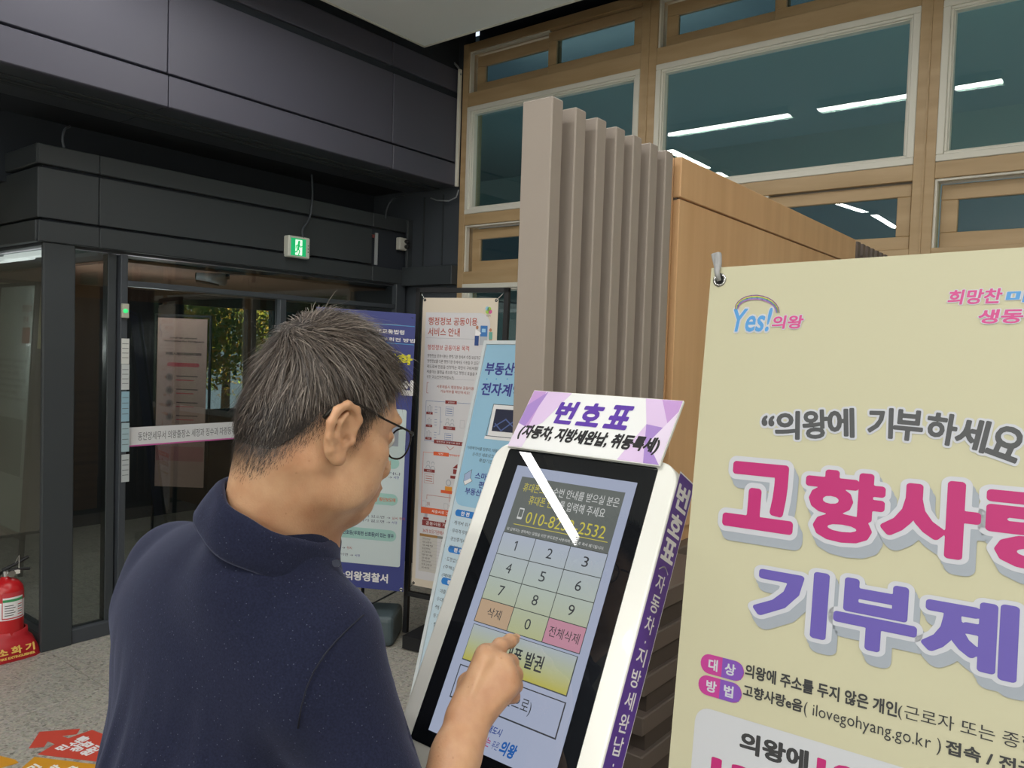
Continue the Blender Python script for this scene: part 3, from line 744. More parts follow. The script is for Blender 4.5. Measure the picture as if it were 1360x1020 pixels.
for ch, (x0, x1) in zip('기부제', [(1001, 1099), (1107, 1218), (1224, 1352)]):
    title(ch, U(x0, 800+(x0-1000)*.2)[0], (r2a+r2c)/2, U(x1, 800+(x1-1000)*.2)[0], (r2b+r2d)/2, I_vi)
# pills and body lines
I_pl1, I_pl2 = ink('pill_magenta', 'b8398f'), ink('pill_violet', '7a4cae')
for (x, y, tx) in ((932, 866, '대  상'), (929, 894, '방  법')):
    p = U(x, y); h = .0225; w = .0535
    a.rect(p[0], p[1], p[0]+w, p[1]+h, I_pl1, 1, .011)
    a.poly([(p[0]+w*.5, p[1]), (p[0]+w-.011, p[1]), (p[0]+w-.003, p[1]+.003), (p[0]+w, p[1]+.011), (p[0]+w-.003, p[1]+.0195), (p[0]+w-.011, p[1]+h), (p[0]+w*.5, p[1]+h)], I_pl2, 2)
    a.text(tx, p[0]+.010, p[1]+.0045, p[0]+w-.010, p[1]+h-.0045, I_out, 3, bold=.03)
l1a, l1b = U(990, 882)[1], U(990, 899)[1]
l1 = (U(1100, 905)[1]+l1a)/2
v0, v1 = U(1080, 905)[1]-.001, U(1080, 927)[1]-.003
a.text('의왕에 주소를 두지 않은 개인', U(990, 890)[0], v0, U(1192, 940)[0], v1, I_bk, 2, bold=.03)
a.text('(근로자 또는 종합소득자)', U(1193, 940)[0], v0, U(1193, 940)[0]+.172, v1+.001, I_bk, 2)
v0, v1 = U(1080, 935)[1]-.0015, U(1080, 952)[1]-.001
a.text('고향사랑e음', U(987, 920)[0], v0, U(1066, 940)[0], v1, I_bk, 2, bold=.03)
a.text('( ilovegohyang.go.kr )', U(1068, 940)[0], v0+.001, U(1250, 990)[0], v1+.0035, I_bk, 2)
a.text('접속 / 전국 농협', U(1256, 990)[0], v0, U(1256, 990)[0]+.110, v1, I_bk, 2, bold=.03)
p = U(925, 936); a.rect(p[0], p[1], .575, p[1]+.34, I_box, 1, .018)
v0, v1 = U(1020, 983)[1], U(1020, 1012)[1]
a.text('의왕에', U(982, 995)[0], v0-.002, U(1074, 1010)[0], v1-.002, I_bk, 2, bold=.045)
a.text('10만원 기부하면', U(1085, 1015)[0], v0-.002, .50, v1-.002, I_mg, 2, bold=.045)
a.text('13만원 혜택', U(945, 1010)[0], U(960, 1003)[1], .36, U(960, 1003)[1]+.034, I_mg, 2, bold=.05)
a.build('banner_print', yb, 'magenta and violet banner lettering with white outlines')

# ================================================================== BEIGE BANNER IN BLACK FRAME
BG = Plane((-3.0, 3.001, 1.873), (.975, .22, -.005), (-.001, -.017, -1))
bg = root('banner_stand', tuple(BG.P(.2, 1.87, -.05)), 'cream-bordered information banner hung in a black metal frame, in front of the dark corner', 'banner')
M_cream = ink('cream', 'd8cdbd'); 
mk('banner_sheet', *BG.slab(rrpts(0, 0, .453, 1.555, .012), 0, -.002), M_cream, bg)
w = .453
fr = []
for (u0, v0, u1, v1) in ((-.055, -.055, w+.05, -.030), (-.055, -.055, -.030, 1.83), (w+.025, -.055, w+.05, 1.83), (-.055, 1.60, w+.05, 1.625)):
    fr.append(BG.slab([(u0, v0), (u1, v0), (u1, v1), (u0, v1)], -.012, -.037))
for f_ in fr: mk('frame_tube', *f_, M_black, bg)
for (u, v, du, dv) in ((.012, .012, -.03, -.035), (w-.012, .012, .03, -.035), (.012, 1.543, -.03, .035), (w-.012, 1.543, .03, .035)):
    mk('corner_hook', *tubed([BG.P(u, v, .003), BG.P(u+du, v+dv, -.012)], .0022, 6), M_steel, bg)
    mk('grommet', *ring(BG, u, v, .0035, .008, .002, 12), M_black, bg)
Bb = BG.P(.2, 1.87, 0)
mk('base_foot', *BG.slab([(.02, 1.80), (w+.10, 1.80), (w+.10, 1.868), (.02, 1.868)], .10, -.26), M_black, bg)
a = Art(BG, .001, .0003)
B_gy, B_rd, B_or, B_mr, B_ln, B_tx, B_bw = ink('poster_grey', 'd4d3d8'), ink('brick_red', 'b4513e'), ink('orange', 'e0633a'), ink('maroon', '8c3838'), ink('pale_line', 'a9adb8'), ink('poster_text', '5a5658'), ink('cobalt', '3c68a8')
b = BG.uv
a.poly(rrpts(.022, .078, .412, 1.515, .06, 6, (0, 1, 0, 0)), B_gy, 0)
tl = b(569, 422)
a.ptext('행정정보 공동이용', (569, 431.5), (634, 433), (569, 421), B_rd, 2, bold=.01)
a.ptext('서비스 안내', (568.5, 446), (610.5, 447), (570, 435), B_rd, 2, bold=.01)
a.line([b(566, 448.5), b(630, 450.5)], .0015, B_ln, 1)
a.ptext('행정정보 공동이용 목적', (568, 465), (623, 466), (568, 457.5), ink('poster_red', 'c64a3c'), 2)
body = ['행정정보 공동이용은 행정기관 등에서 수집·보유하고 있는', '행정정보를 다른 행정기관 등에서도 이용할 수 있도록 하는', '제도로써 민원을 신청하는 국민이 구비서류를 직접', '제출하는 불편을 최소화 하고 행정의 효율을 제고하기', '위한 것임(전자정부법36조)']
x0 = b(568, 470)[0]
for i, t_ in enumerate(body):
    v0 = b(568, 470+7*i)[1]; a.text(t_, x0, v0, x0+(.355 if i < 4 else .17), v0+.019, B_tx, 2, res=1, bold=.01)
v0 = b(568, 503)[1]; a.line([b(567, 503), b(630, 505)], .0012, B_ln, 1)
a.ptext('서류제출시 행정정보 공동이용', (580, 515.5), (629.5, 518), (580, 511), B_rd, 2); a.ptext('가능여부를 확인하세요!', (585, 521.5), (624, 524), (585, 517.5), B_rd, 2)
for sx, dx in ((.047, .01), (.385, -.01)): a.line([(sx+dx, b(570, 508)[1]), (sx, b(570, 508)[1]), (sx, b(570, 522)[1]), (sx+dx, b(570, 522)[1])], .002, B_rd, 1)
def seg(pts_, m, wd=.0015, close=False): a.line([b(*p) for p in pts_], wd, m, 1, closed=close)
u0, u1 = b(565, 560)[0], .400
va, vb = b(565, 532)[1], b(565, 585)[1]
a.line([(u0, va), (u1, va), (u1, vb), (u0, vb)], .0018, B_bw, 1, closed=True)
a.rect(.165, va-.009, .235, va+.009, B_mr, 2); a.text('오프라인', .18, va-.005, .22, va+.005, M_wht, 3, res=1)
a.rect(.105, vb-.010, .345, vb+.010, B_mr, 2); a.text('행정정보 공동이용 전후 안내 절차', .12, vb-.005, .33, vb+.005, M_wht, 3, res=1)
def person_icon(u, v, s):
    a.ell(u, v, s*.42, s*.45, B_ln, 2, 12); a.ell(u, v+.002, s*.32, s*.35, B_gy, 3, 12); a.poly([(u-s*.7, v+s*1.25), (u-s*.35, v+s*.55), (u+s*.35, v+s*.55), (u+s*.7, v+s*1.25)], B_ln, 2); a.poly([(u-s*.5, v+s*1.2), (u-s*.22, v+s*.68), (u+s*.22, v+s*.68), (u+s*.5, v+s*1.2)], B_gy, 3)
for i in range(3):
    vv = va+.022+i*.068
    for k_ in range(3): a.rect(.055+k_*.011, vv+(.008 if k_ != 1 else 0), .064+k_*.011, vv+.036, B_ln, 2); a.rect(.0565+k_*.011, vv+(.011 if k_ != 1 else .004), .0625+k_*.011, vv+.033, B_gy, 3)
    a.rect(.050, vv+.037, .090, vv+.050, B_mr, 2); a.text('기관', .060, vv+.040, .080, vv+.047, M_wht, 3, res=1)
    for j in range(3): a.line([(.103, vv+.008+j*.014), (.117, vv+.008+j*.014)], .0018, B_bw, 2)
a.line([(.125, va+.03), (.138, va+.03), (.138, vb-.04), (.125, vb-.04)], .0015, B_bw, 2); a.line([(.138, (va+vb)/2), (.150, (va+vb)/2)], .0015, B_bw, 2)
for dv in (.025, .165):
    a.line([(.170, va+dv), (.216, va+dv), (.216, va+dv+.045), (.170, va+dv+.045)], .0013, B_bw, 2, closed=True)
    for j in range(3): a.line([(.176, va+dv+.010+j*.012), (.208, va+dv+.010+j*.012)], .003, B_bw, 2)
person_icon(.183, va+.095, .022); person_icon(.212, va+.098, .022); a.rect(.160, va+.128, .232, va+.145, B_mr, 4); a.text('민원인', .18, va+.132, .21, va+.141, M_wht, 5, res=1)
a.line([(.26, va+.09), (.285, va+.09), (.285, va+.13), (.26, va+.13)], .0013, B_ln, 2, closed=True)
a.line([(.185, vb+.02), (.205, vb+.038), (.228, vb+.02)], .0025, B_rd, 1)
vc, vd = b(562, 600)[1], b(560, 677)[1]
a.line([(u0-.004, vc), (u1, vc), (u1, vd), (u0-.004, vd)], .002, B_or, 1, closed=True)
a.rect(.105, vc-.008, .200, vc+.012, B_or, 2); a.text('행정', .135, vc-.003, .165, vc+.008, M_wht, 3, res=1); a.text('행정정보 공동이용', .205, vc-.003, .30, vc+.009, B_or, 3, res=1)
person_icon(.075, vc+.055, .024); person_icon(.104, vc+.058, .024); a.rect(.050, vc+.090, .118, vc+.106, B_mr, 4); a.text('민원인', .07, vc+.094, .098, vc+.102, M_wht, 5, res=1)
a.line([(.055, vc+.115), (.112, vc+.115), (.112, vc+.165), (.055, vc+.165)], .0013, B_rd, 2, closed=True)
for j in range(3): a.line([(.064, vc+.127+j*.013), (.103, vc+.127+j*.013)], .003, B_rd, 2)
a.ell(.205, vc+.15, .016, .018, B_ln, 2, 14); a.ell(.205, vc+.15, .011, .013, B_gy, 3, 14); a.rect(.185, vc+.170, .228, vc+.192, ink('amber', 'e59a3c'), 3); a.rect(.160, vc+.192, .235, vc+.208, B_or, 4)
a.poly([(.225, vc+.07), (.255, vc+.045), (.255, vc+.07)], B_mr, 2); a.rect(.23, vc+.075, .255, vc+.10, B_mr, 2); a.rect(.215, vc+.11, .255, vc+.125, B_mr, 3)
a.line([(.075, vc+.25), (.075, vc+.228), (.300, vc+.228)], .002, B_rd, 2); a.line([(.215, vc+.21), (.215, vc+.25)], .002, B_rd, 2)
for uu in (.060, .195):
    a.line([(uu-.012, vc+.262), (uu+.012, vc+.262), (uu+.012, vc+.288), (uu, vc+.298), (uu-.012, vc+.288)], .0015, B_ln, 2, closed=True); a.text('안내', uu+.016, vc+.265, uu+.035, vc+.285, B_rd, 2, res=1)
    a.rect(uu+.005, vc+.318, uu+.014, vc+.350, B_ln, 2); a.rect(uu+.015, vc+.310, uu+.023, vc+.350, B_ln, 2); a.rect(uu-.002, vc+.350, uu+.032, vc+.362, B_mr, 3)
v0 = b(560, 674)[1]; a.rect(u0-.004, v0-.005, u1, v0+.028, B_or, 4); a.text('제출서류 간소화 및 민원처리', .11, v0+.003, .36, v0+.020, M_wht, 5, bold=.02, res=1)
v0 = b(562, 690)[1]; a.rect(.052, v0, .375, v0+.030, B_mr, 2); a.text('공동이용 가능한 행정정보', .075, v0+.005, .35, v0+.024, M_wht, 3, res=2)
v0 = b(562, 700)[1]; a.text('34개 보유기관에서', .058, v0+.005, .058+.135, v0+.028, B_rd, 3, vis=None, res=2)
v0 = b(560, 707)[1]+.005; M_tan = ink('tan_header', 'a37c4a'); M_gh = ink('grey_header', '8a8a88')
a.rect(.040, v0, .150, v0+.014, M_tan, 2); a.rect(.150, v0, .400, v0+.014, M_gh, 2)
a.rect(.040, v0+.014, .150, 1.470, ink('table_tint', 'c9c6c2'), 1)
k = 0; vv = v0+.018
while vv < 1.455:
    a.line([(.04, vv+.0165), (.40, vv+.0165)], .0008, B_ln, 2)
    a.text(['행정안전부', '국토교통부', '국세청', '법원행정처', '보건복지부', '병무청', '관세청'][k % 7], .058, vv+.003, .058+.05+.008*(k % 3), vv+.014, B_tx, 3, res=1)
    a.text(['주민등록표등본', '건축물대장', '납세증명서', '건설업등록증', '장애인증명서', '병적증명서', '수출신고필증'][k % 7], .175, vv+.003, .175+.09+.015*(k % 3), vv+.014, B_tx, 3, res=1); vv += .0172; k += 1
c1 = b(649, 413)
for dx, dy, cc in ((-.008, -.008, '8fc4dc'), (.004, -.006, '9ecb4c'), (.010, .008, 'd05a98'), (-.006, .008, 'a6cf5c')): a.ell(c1[0]+dx, c1[1]+dy-.004, .011, .011, ink('mark_'+cc, cc), 2, 10)
a.text('의왕시', c1[0]-.013, c1[1]+.020, c1[0]+.013, c1[1]+.030, B_tx, 2, res=1)
k0 = b(641, 432)
a.rect(k0[0]-.014, k0[1]+.006, k0[0]+.032, k0[1]+.102, ink('mini_grey', 'b4bac2'), 2); a.rect(k0[0]-.010, k0[1]+.002, k0[0]+.030, k0[1]+.058, ink('mini_blue', '3f78bc'), 3); a.rect(k0[0]-.002, k0[1]+.018, k0[0]+.020, k0[1]+.036, ink('mini_sky', '9cc8e6'), 4)
a.ell(k0[0]-.030, k0[1]+.012, .008, .010, ink('mini_skin', 'b98468'), 4, 10); a.poly([(k0[0]-.040, k0[1]+.022), (k0[0]-.005, k0[1]+.040), (k0[0]-.018, k0[1]+.055), (k0[0]-.040, k0[1]+.055)], M_wht, 4); a.rect(k0[0]-.042, k0[1]+.055, k0[0]-.018, k0[1]+.106, ink('mini_navy', '34508c'), 4)
a.ell(k0[0]+.048, k0[1]+.024, .008, .009, ink('mini_skin', ''), 4, 10); a.rect(k0[0]+.040, k0[1]+.034, k0[0]+.060, k0[1]+.072, ink('mini_teal', '6aa79a'), 4); a.rect(k0[0]+.042, k0[1]+.072, k0[0]+.058, k0[1]+.100, ink('mini_tan', 'b08c74'), 4)
a.build('banner_print', bg, 'red titled flow chart and table print')

# ================================================================== NAVY POLICE BANNER
NV = Plane((-3.183, 2.597, 1.791), (.823, .567, -.043), (-.108, .082, -.991))
nv = root('banner_stand', tuple(NV.P(.1, 1.80, -.05)), 'navy blue road-safety banner with mint bands, behind the bent head of the man', 'banner')
N_bg, N_pa, N_mt, N_or, N_tx = ink('navy_print', '424a8e'), ink('pale_panel', 'cfdde2'), ink('mint', 'a3cfcb'), ink('coral', 'd9774f'), ink('navy_text', '2f3460')
mk('banner_sheet', *NV.slab([(-.13, 0), (.3865, 0), (.3865, 1.507), (-.13, 1.507)], 0, -.002), N_bg, nv)
q = NV.uv; a = Art(NV, .001, .0003)
a.line([(-.12, q(500, 430)[1]), (.383, q(500, 430)[1])], .003, ink('cyan_line', '58a8e0'), 1); a.line([(-.12, q(510, 455)[1]), (.383, q(510, 455)[1])], .003, ink('cyan_line', ''), 1)
a.ptext('개정 도로교통법령', (475, 441), (537, 444), (475, 434), M_wht, 2, bold=.02); a.ptext('교차로 우회전 방법', (480, 451), (551, 454.5), (480, 445), M_wht, 2, bold=.02)
ye = ink('signal_yellow', 'e8e23c')
a.text('보행자 강화', -.02, q(545, 471)[1], q(548, 480)[0], q(545, 485)[1], ye, 2, bold=.05)
a.text('우회전 방법', -.06, q(545, 505)[1], q(549, 515)[0], q(545, 526)[1], M_wht, 2, bold=.05)
pv = q(500, 541)[1]; pvb = q(500, 750)[1]
a.rect(-.10, pv, .362, pvb+.002, N_pa, 1, .012)
a.rect(.02, pv+.025, .325, pv+.20, ink('map_grey', '9aa2b4'), 2); a.line([(.02, q(530, 562)[1]), (.325, q(530, 562)[1])], .004, ink('signal_yellow', ''), 3)
for y, tx, num in ((613, '전방 차량 신호등이', '1'), (662, '횡단보도에', '2-1'), (710, '번 신호등(우회전 신호등)이 있는 경우', '2')):
    vv = q(500, y)[1]
    a.rect(-.03, vv-.032, .335, vv+.032, N_mt, 2, .031)
    if num == '2-1':
        a.rect(.165, vv-.022, .225, vv+.024, N_or, 3, .02); a.text('2-1', .175, vv-.008, .215, vv+.010, M_wht, 4); a.text(tx, .235, vv-.010, .322, vv+.012, N_or, 4, bold=.02)
    elif num == '2':
        a.ell(-.010, vv-.002, .024, .026, N_tx, 3); a.text('2', -.016, vv-.013, -.004, vv+.011, M_wht, 4); a.text(tx, .022, vv-.012, .322, vv+.016, N_tx, 4, bold=.02)
    else: a.text(tx, .12, vv-.012, .29, vv+.012, N_or, 4, bold=.02)
M_rt = ink('small_red', 'a8484c'); M_bt = ink('small_blue', '3c4ea0')
for y, l_, r_, cc in ((627, '횡단보도를 통행하고 있거나', '', M_rt), (632, '통행하려고 하는 때가 없으면 →', '서행', M_bt), (686, '건너려고 하는 보행자가 있으면 →', '일시 정지', M_rt), (692, '건너려고 하는 보행자가 없으면 →', '서행', M_bt), (731, '적색이면 →', '정지', M_rt), (740, '녹색 신호이면 →', '서행', M_bt)):
    vv = q(500, y)[1]; ue = .20 if y > 720 and y < 735 else .235 if y > 735 else .300
    if y > 720: ue -= .14 if y < 735 else .13
    a.text(l_, -.08 if y < 720 else -.06, vv-.008, ue if r_ else .345, vv+.008, N_tx, 3, res=1)
    if r_: a.text(r_, ue+.008, vv-.008, ue+.008+.014*len(r_), vv+.008, cc, 3, bold=.03, res=1)
a.ptext('의왕경찰서', (458, 768.5), (515, 775.5), (459, 757), M_wht, 3, bold=.035)
em = q(446, 763)
for k in range(9):
    t = math.pi*k/8; a.poly([(em[0]-.006*math.cos(t), em[1]+.004), (em[0]-.05*math.cos(t), em[1]-.006-.022*math.sin(t)), (em[0]-.05*math.cos(t+.22), em[1]-.006-.022*math.sin(t+.22))], M_wht, 3)
a.ell(em[0], em[1]-.004, .020, .016, ink('amber', ''), 4); a.rect(em[0]-.03, em[1]+.012, em[0]+.03, em[1]+.022, ink('amber', ''), 4)
a.build('banner_print', nv, 'white and mint safety print')
mk('grommet', *ring(NV, .374, 1.495, .004, .010, .002, 12), M_steel, nv)
mk('grommet', *ring(NV, -.118, 1.495, .004, .010, .002, 12), M_steel, nv)
M_wb = mat('grey_green_plastic', '4c5a60', .5)
bc = NV.P(.16, 1.66, -.03)
V, F = boxd(-.20, .20, -.13, .13, 0, .165, bev=.03, seg=3)
R_ = Matrix.Rotation(math.atan2(.567, .823), 3, 'Z')
V = [tuple(A_(R_ @ Vector(v))+A_([bc[0], bc[1], 0])) for v in V]
mk('water_base', V, F, M_wb, nv, smooth=False)
mk('pole', *tubed([NV.P(.12, -.0, -.02), (bc[0], bc[1], .12)], .009, 8), M_black, nv, smooth=True)
mk('cross_arm', *tubed([NV.P(-.12, .02, -.004), NV.P(.12, .03, -.02), NV.P(.375, .02, -.004)], .005, 8), M_black, nv)
mk('cross_arm', *tubed([NV.P(-.12, 1.49, -.004), (bc[0], bc[1], .16), NV.P(.375, 1.49, -.004)], .005, 8), M_black, nv)

# ================================================================== LIGHT-BLUE LEANING BOARD
LB = Plane((-1.624, 1.907, 1.631), (1, -.016, .016), (.012, -.274, -.962))
lbd = root('poster_easel', tuple(LB.P(.29, 1.69, -.2)*A_([1, 1, 0])), 'pale blue leaning poster board in a slim white frame, left of the slatted booth', 'poster stand')
M_fr = mat('white_frame', 'd6dde2', .35)
HB = 1.64
mk('board', *LB.slab([(0, 0), (.58, 0), (.58, HB), (0, HB)], 0, -.012), M_fr, lbd)
for (u0, v0, u1, v1) in ((0, 0, .58, .012), (0, HB-.012, .58, HB), (0, .012, .012, HB-.012), (.568, .012, .58, HB-.012)):
    mk('frame_rail', *LB.slab([(u0, v0), (u1, v0), (u1, v1), (u0, v1)], .005, 0), M_fr, lbd)
q = LB.uv; a = Art(LB, .0006, .0002)
E_bl, E_pa, E_nv, E_lb, E_tx = ink('light_blue', '9cc9e6'), ink('ice', 'c8dcea'), ink('deep_indigo', '3a3f96'), ink('label_blue', '2f7fd0'), ink('slate_text', '4d5866')
a.rect(.012, .012, .568, HB-.012, E_pa, 0)
vb_ = q(604, 670)[1]
a.poly(rrpts(.013, .013, .567, vb_, .030, 6, (0, 0, 1, 1)), E_bl, 1)
a.ptext('부동산거래', (643, 498), (682, 499), (646, 481), E_nv, 3, bold=.03, vis=3)
a.ptext('전자계약', (638, 525), (678, 527), (641, 508), E_nv, 3, bold=.03, vis=3)
for x in (647, 659.5, 674, 688): p = q(x, 503.5); a.ell(p[0], p[1], .0025, .0025, ink('dot_blue', '4ea0d8'), 3, 8)
A0, A1, A2, A3 = q(657, 537), q(697, 537), q(695, 586), q(648, 580)
p0 = q(656, 537); p1 = q(650, 579)
a.line([(p0[0], p0[1]), (p0[0]+.30, p0[1]), (p0[0]+.30, p1[1]), (p0[0]-.006, p1[1]), ], .002, E_tx, 3, closed=True)
a.rect(p0[0], p0[1]+.001, p0[0]+.30, p1[1], M_wht, 2); a.rect(p0[0]+.013, p0[1]+.014, p0[0]+.27, p1[1]-.016, ink('screen_navy', '262b45'), 4)
pp = [(p0[0]+.02+.05*k, p1[1]-.03-.02*(k % 2)) for k in range(5)]
a.line([(p0[0]+.022, p0[1]+.06), (p0[0]+.05, p0[1]+.08), (p0[0]+.09, p0[1]+.05)], .004, ink('screen_line', '5c6fa8'), 5); a.line([(p0[0]+.02, p1[1]-.03), (p0[0]+.06, p1[1]-.055), (p0[0]+.1, p1[1]-.03)], .004, ink('screen_line', ''), 5)
a.rect(p0[0]-.010, p1[1]+.001, p0[0]+.30, p1[1]+.010, M_wht, 3)
for i, (tx, x, y) in enumerate((('거래계약서를 컴퓨터, 태블릿으로', 621, 592), ('온라인 네트워크를 통하여', 628.5, 600.5), ('종합기관에서 처리', 637, 609))):
    p = q(x, y); a.text(tx, p[0], p[1], p[0]+.155-.02*i, p[1]+.011, E_tx, 3, res=1)
for i, (tx, x, y) in enumerate((('스마트하고', 632.5, 627), ('편리한', 637, 639), ('부동산 전자계약', 619, 647))):
    p = q(x, y); a.text(tx, p[0], p[1], p[0]+(.115, .07, .160)[i], p[1]+.021, E_nv, 3, bold=.02)
p = q(617, 632)
a.poly([(p[0], p[1]-.005), (p[0]+.026, p[1]-.022), (p[0]+.026, p[1]+.004), (p[0]+.002, p[1]+.018)], ink('laptop_lilac', 'a9b9dc'), 3); a.poly([(p[0]+.002, p[1]+.018), (p[0]+.028, p[1]+.004), (p[0]+.036, p[1]+.012), (p[0]+.010, p[1]+.028)], M_wht, 3)
a.line([(p[0], p[1]-.005), (p[0]+.026, p[1]-.022), (p[0]+.026, p[1]+.004), (p[0]+.036, p[1]+.012), (p[0]+.010, p[1]+.028), (p[0]+.002, p[1]+.018)], .0012, E_tx, 4, closed=True)
for (x, y, tx, ls) in ((606, 676, '안 전', ('· 계약서 위·변조 방지', '· 무자격·무등록자 차단', '· 공인중개사 확인', '· 개인정보 암호화')), (596.5, 724, '편 리', ('· 도장없이 계약', '  (주택임대차)', '  (매매계약)')), (587.5, 766, '경 제', ('· 대출금리 인하', '  우대금리', '  적용', '  등기수수료', '· 절감'))):
    p = q(x, y); a.rect(p[0], p[1], p[0]+.095, p[1]+.020, E_lb, 2, .0095); a.text(tx, p[0]+.024, p[1]+.0035, p[0]+.058, p[1]+.0165, M_wht, 3, bold=.04)
    for j, t_ in enumerate(ls):
        vv = p[1]+.034+j*.0245; a.text(t_, p[0]-.004, vv, p[0]-.004+.0095*len(t_), vv+.0125, E_tx, 3, res=1)
a.build('poster_print', lbd, 'pale blue print with indigo title')
for u in (.04, .54): mk('rear_leg', *tubed([LB.P(u, .25, -.012), (LB.P(u, 0, 0)[0], 2.02, .0)], .009, 8), M_black, lbd)
mk('cross_bar', *tubed([(LB.P(.04, 0, 0)[0], 1.97, .3), (LB.P(.54, 0, 0)[0], 1.97, .3)], .006, 8), M_black, lbd)
# ================================================================== ENTRANCE DETAILS
# strip decal on the door glass
gx = XF-.042
SG = Plane(onX(170, 568, gx), (0, 1, 0), (0, 0, -1))
a = Art(SG, .0006, .0003)
vv = .106
a.rect(0, 0, .958, vv-.008, ink('decal_white', 'd6d8dc'), 0); a.rect(0, vv-.008, .958, vv, ink('decal_pink', 'c05aa0'), 0)
a.text('동안양세무서 의왕출장소 세정과 징수과 차량등록 농협', .055, .028, .69, .075, ink('decal_text', '55585f'), 1, vis=27)
a.build('glass_decal', d1, 'white strip with small grey lettering and a pink lower edge')
# jamb notices and sensor
def jbox(name, px0, py0, px1, py1, d, m, label=None, cat=None):
    p0, p1 = onX(px0, py0, XF+d), onX(px1, py1, XF+d)
    return p0, p1
t = root('door_sensor', tuple(onX(167, 420, XF-.01)), 'small cream touch sensor with a green light on the entrance door jamb', 'sensor')
p0, p1 = onX(162.5, 403, XF+.008), onX(171.5, 422.5, XF+.008)
box('case', (XF-.01, XF+.010, p0[1], p1[1], p1[2], p0[2]), mat('sensor_case', 'b4b5a6', .5), t, .003)
cc = onX(167, 413, XF+.011)
mk('indicator', *[[(XF+.0105, cc[1]+.014*math.cos(k*.524), cc[2]+.012*math.sin(k*.524)) for k in range(12)]+[(XF+.015, cc[1], cc[2])], [[k, (k+1) % 12, 12] for k in range(12)]], mat('green_lamp', '2fc06a', .4, emit=1.2), t, smooth=True)
n_ = [(449.5, 484, 'cfd2d0'), (484, 518, 'c2c8ca'), (520, 560, '8fb2c4'), (562, 600, '9fb8c2'), (604, 640, 'b4bcc0')]
for i, (y0, y1, cc) in enumerate(n_):
    p0, p1 = onX(161.5, y0, XF-.008), onX(171.5, y1, XF-.008)
    o = box('notice_paper', (XF-.0095, XF-.0085, p0[1], p1[1], p1[2]+.002, p0[2]), ink('notice_'+cc, cc), bev=0,
        label=['white slip of paper at the top of the notices on the door jamb', 'second white slip below the top one on the door jamb', 'bluish slip third from the top on the door jamb', 'pale blue slip second from the bottom on the door jamb', 'lowest grey slip on the door jamb'][i], cat='notice', group='paper notices down the door jamb')
    pl2 = Plane((XF-.0080, p0[1], p0[2]), (0, 1, 0), (0, 0, -1)); a = Art(pl2, .0003, .0002); w_, h_ = p1[1]-p0[1], p0[2]-p1[2]
    for j in range(4): a.line([(w_*.12, h_*(.2+.18*j)), (w_*.85, h_*(.2+.18*j))], .003, ink('notice_text', '60646a'), 1)
    a.build('printed_lines', o)
# exit sign
ex = root('exit_sign', tuple(onX(392, 330, XF)), 'white box exit sign with a glowing green running-man panel, above the entrance', 'sign')
FX = XF+.055
p0, p1 = onX(385.5, 313.5, FX), onX(411.5, 344.5, FX)
y0, y1, z1, z0 = p0[1]-.01, p1[1], p0[2]+.006, p1[2]+.001
box('housing', (XF, FX, y0, y1, z0, z1), mat('sign_white', 'd9dcd2', .4), ex, .006)
E2 = Plane((FX+.0005, y0, z1), (0, 1, 0), (0, 0, -1)); ew, eh = y1-y0, z1-z0
M_eg = mat('exit_green', '17a866', .4, emit=.75); M_ew = mat('exit_pale', 'd6f4dc', .4, emit=.9)
a = Art(E2, .0006, .0003)
a.rect(ew*.10, eh*.10, ew*.80, eh*.92, M_eg, 0)
a.rect(ew*.30, eh*.16, ew*.62, eh*.88, M_ew, 1)
g = lambda x, y: (ew*x, eh*y)
a.ell(*g(.47, .26), eh*.065, eh*.07, M_eg, 2, 12)
a.line([g(.46, .34), g(.43, .58)], eh*.12, M_eg, 2); a.line([g(.45, .38), g(.34, .46), g(.33, .56)], eh*.05, M_eg, 2); a.line([g(.46, .38), g(.55, .50), g(.60, .46)], eh*.05, M_eg, 2)
a.line([g(.43, .58), g(.50, .68), g(.46, .85)], eh*.06, M_eg, 2); a.line([g(.43, .58), g(.37, .72), g(.28, .76)], eh*.06, M_eg, 2)
a.build('running_man_panel', ex, 'glowing green panel')
for k in range(3): mk('indicator', *boxd(FX, FX+.003, y1-.018, y1-.012, z0+eh*(.3+.15*k), z0+eh*(.3+.15*k)+.005), M_black, ex)
# cables
def cable(pts_, r, label, m=None, plane=None, n=6):
    P = [onX(x, y, X) for x, y, X in pts_]
    # catmull-rom smoothing
    Q = []
    for i in range(len(P)-1):
        a0, a1, a2, a3 = P[max(i-1, 0)], P[i], P[i+1], P[min(i+2, len(P)-1)]
        for k in range(6):
            t_ = k/6; Q.append(.5*((2*a1)+(-a0+a2)*t_+(2*a0-5*a1+4*a2-a3)*t_**2+(-a0+3*a1-3*a2+a3)*t_**3))
    Q.append(P[-1])
    return mk('cable', *tubed(Q, r, n), m or mat('cable_grey', '4a5058', .5), loc=Q[len(Q)//2], smooth=True, label=label, cat='cable')
cable([(414, 232, XF-.02), (415, 262, XF+.015), (411, 290, XF+.02), (402, 305, XF+.03), (403, 318, XF+.05)], .006, 'thin dark cable hanging down to the exit sign')
cable([(512, 290, XF+.012), (514, 277, XF+.02), (521, 265, XF+.03), (533, 261, XF-.05), (548, 259, XF-.10)], .005, 'dark cable curling above the open electrical recess')
cable([(85, 196, XF+.01), (83, 184, XF+.01), (86, 172, XF+.0), (93, 168, XF-.05)], .006, 'short dark cable loop at the left end of the lower beam')
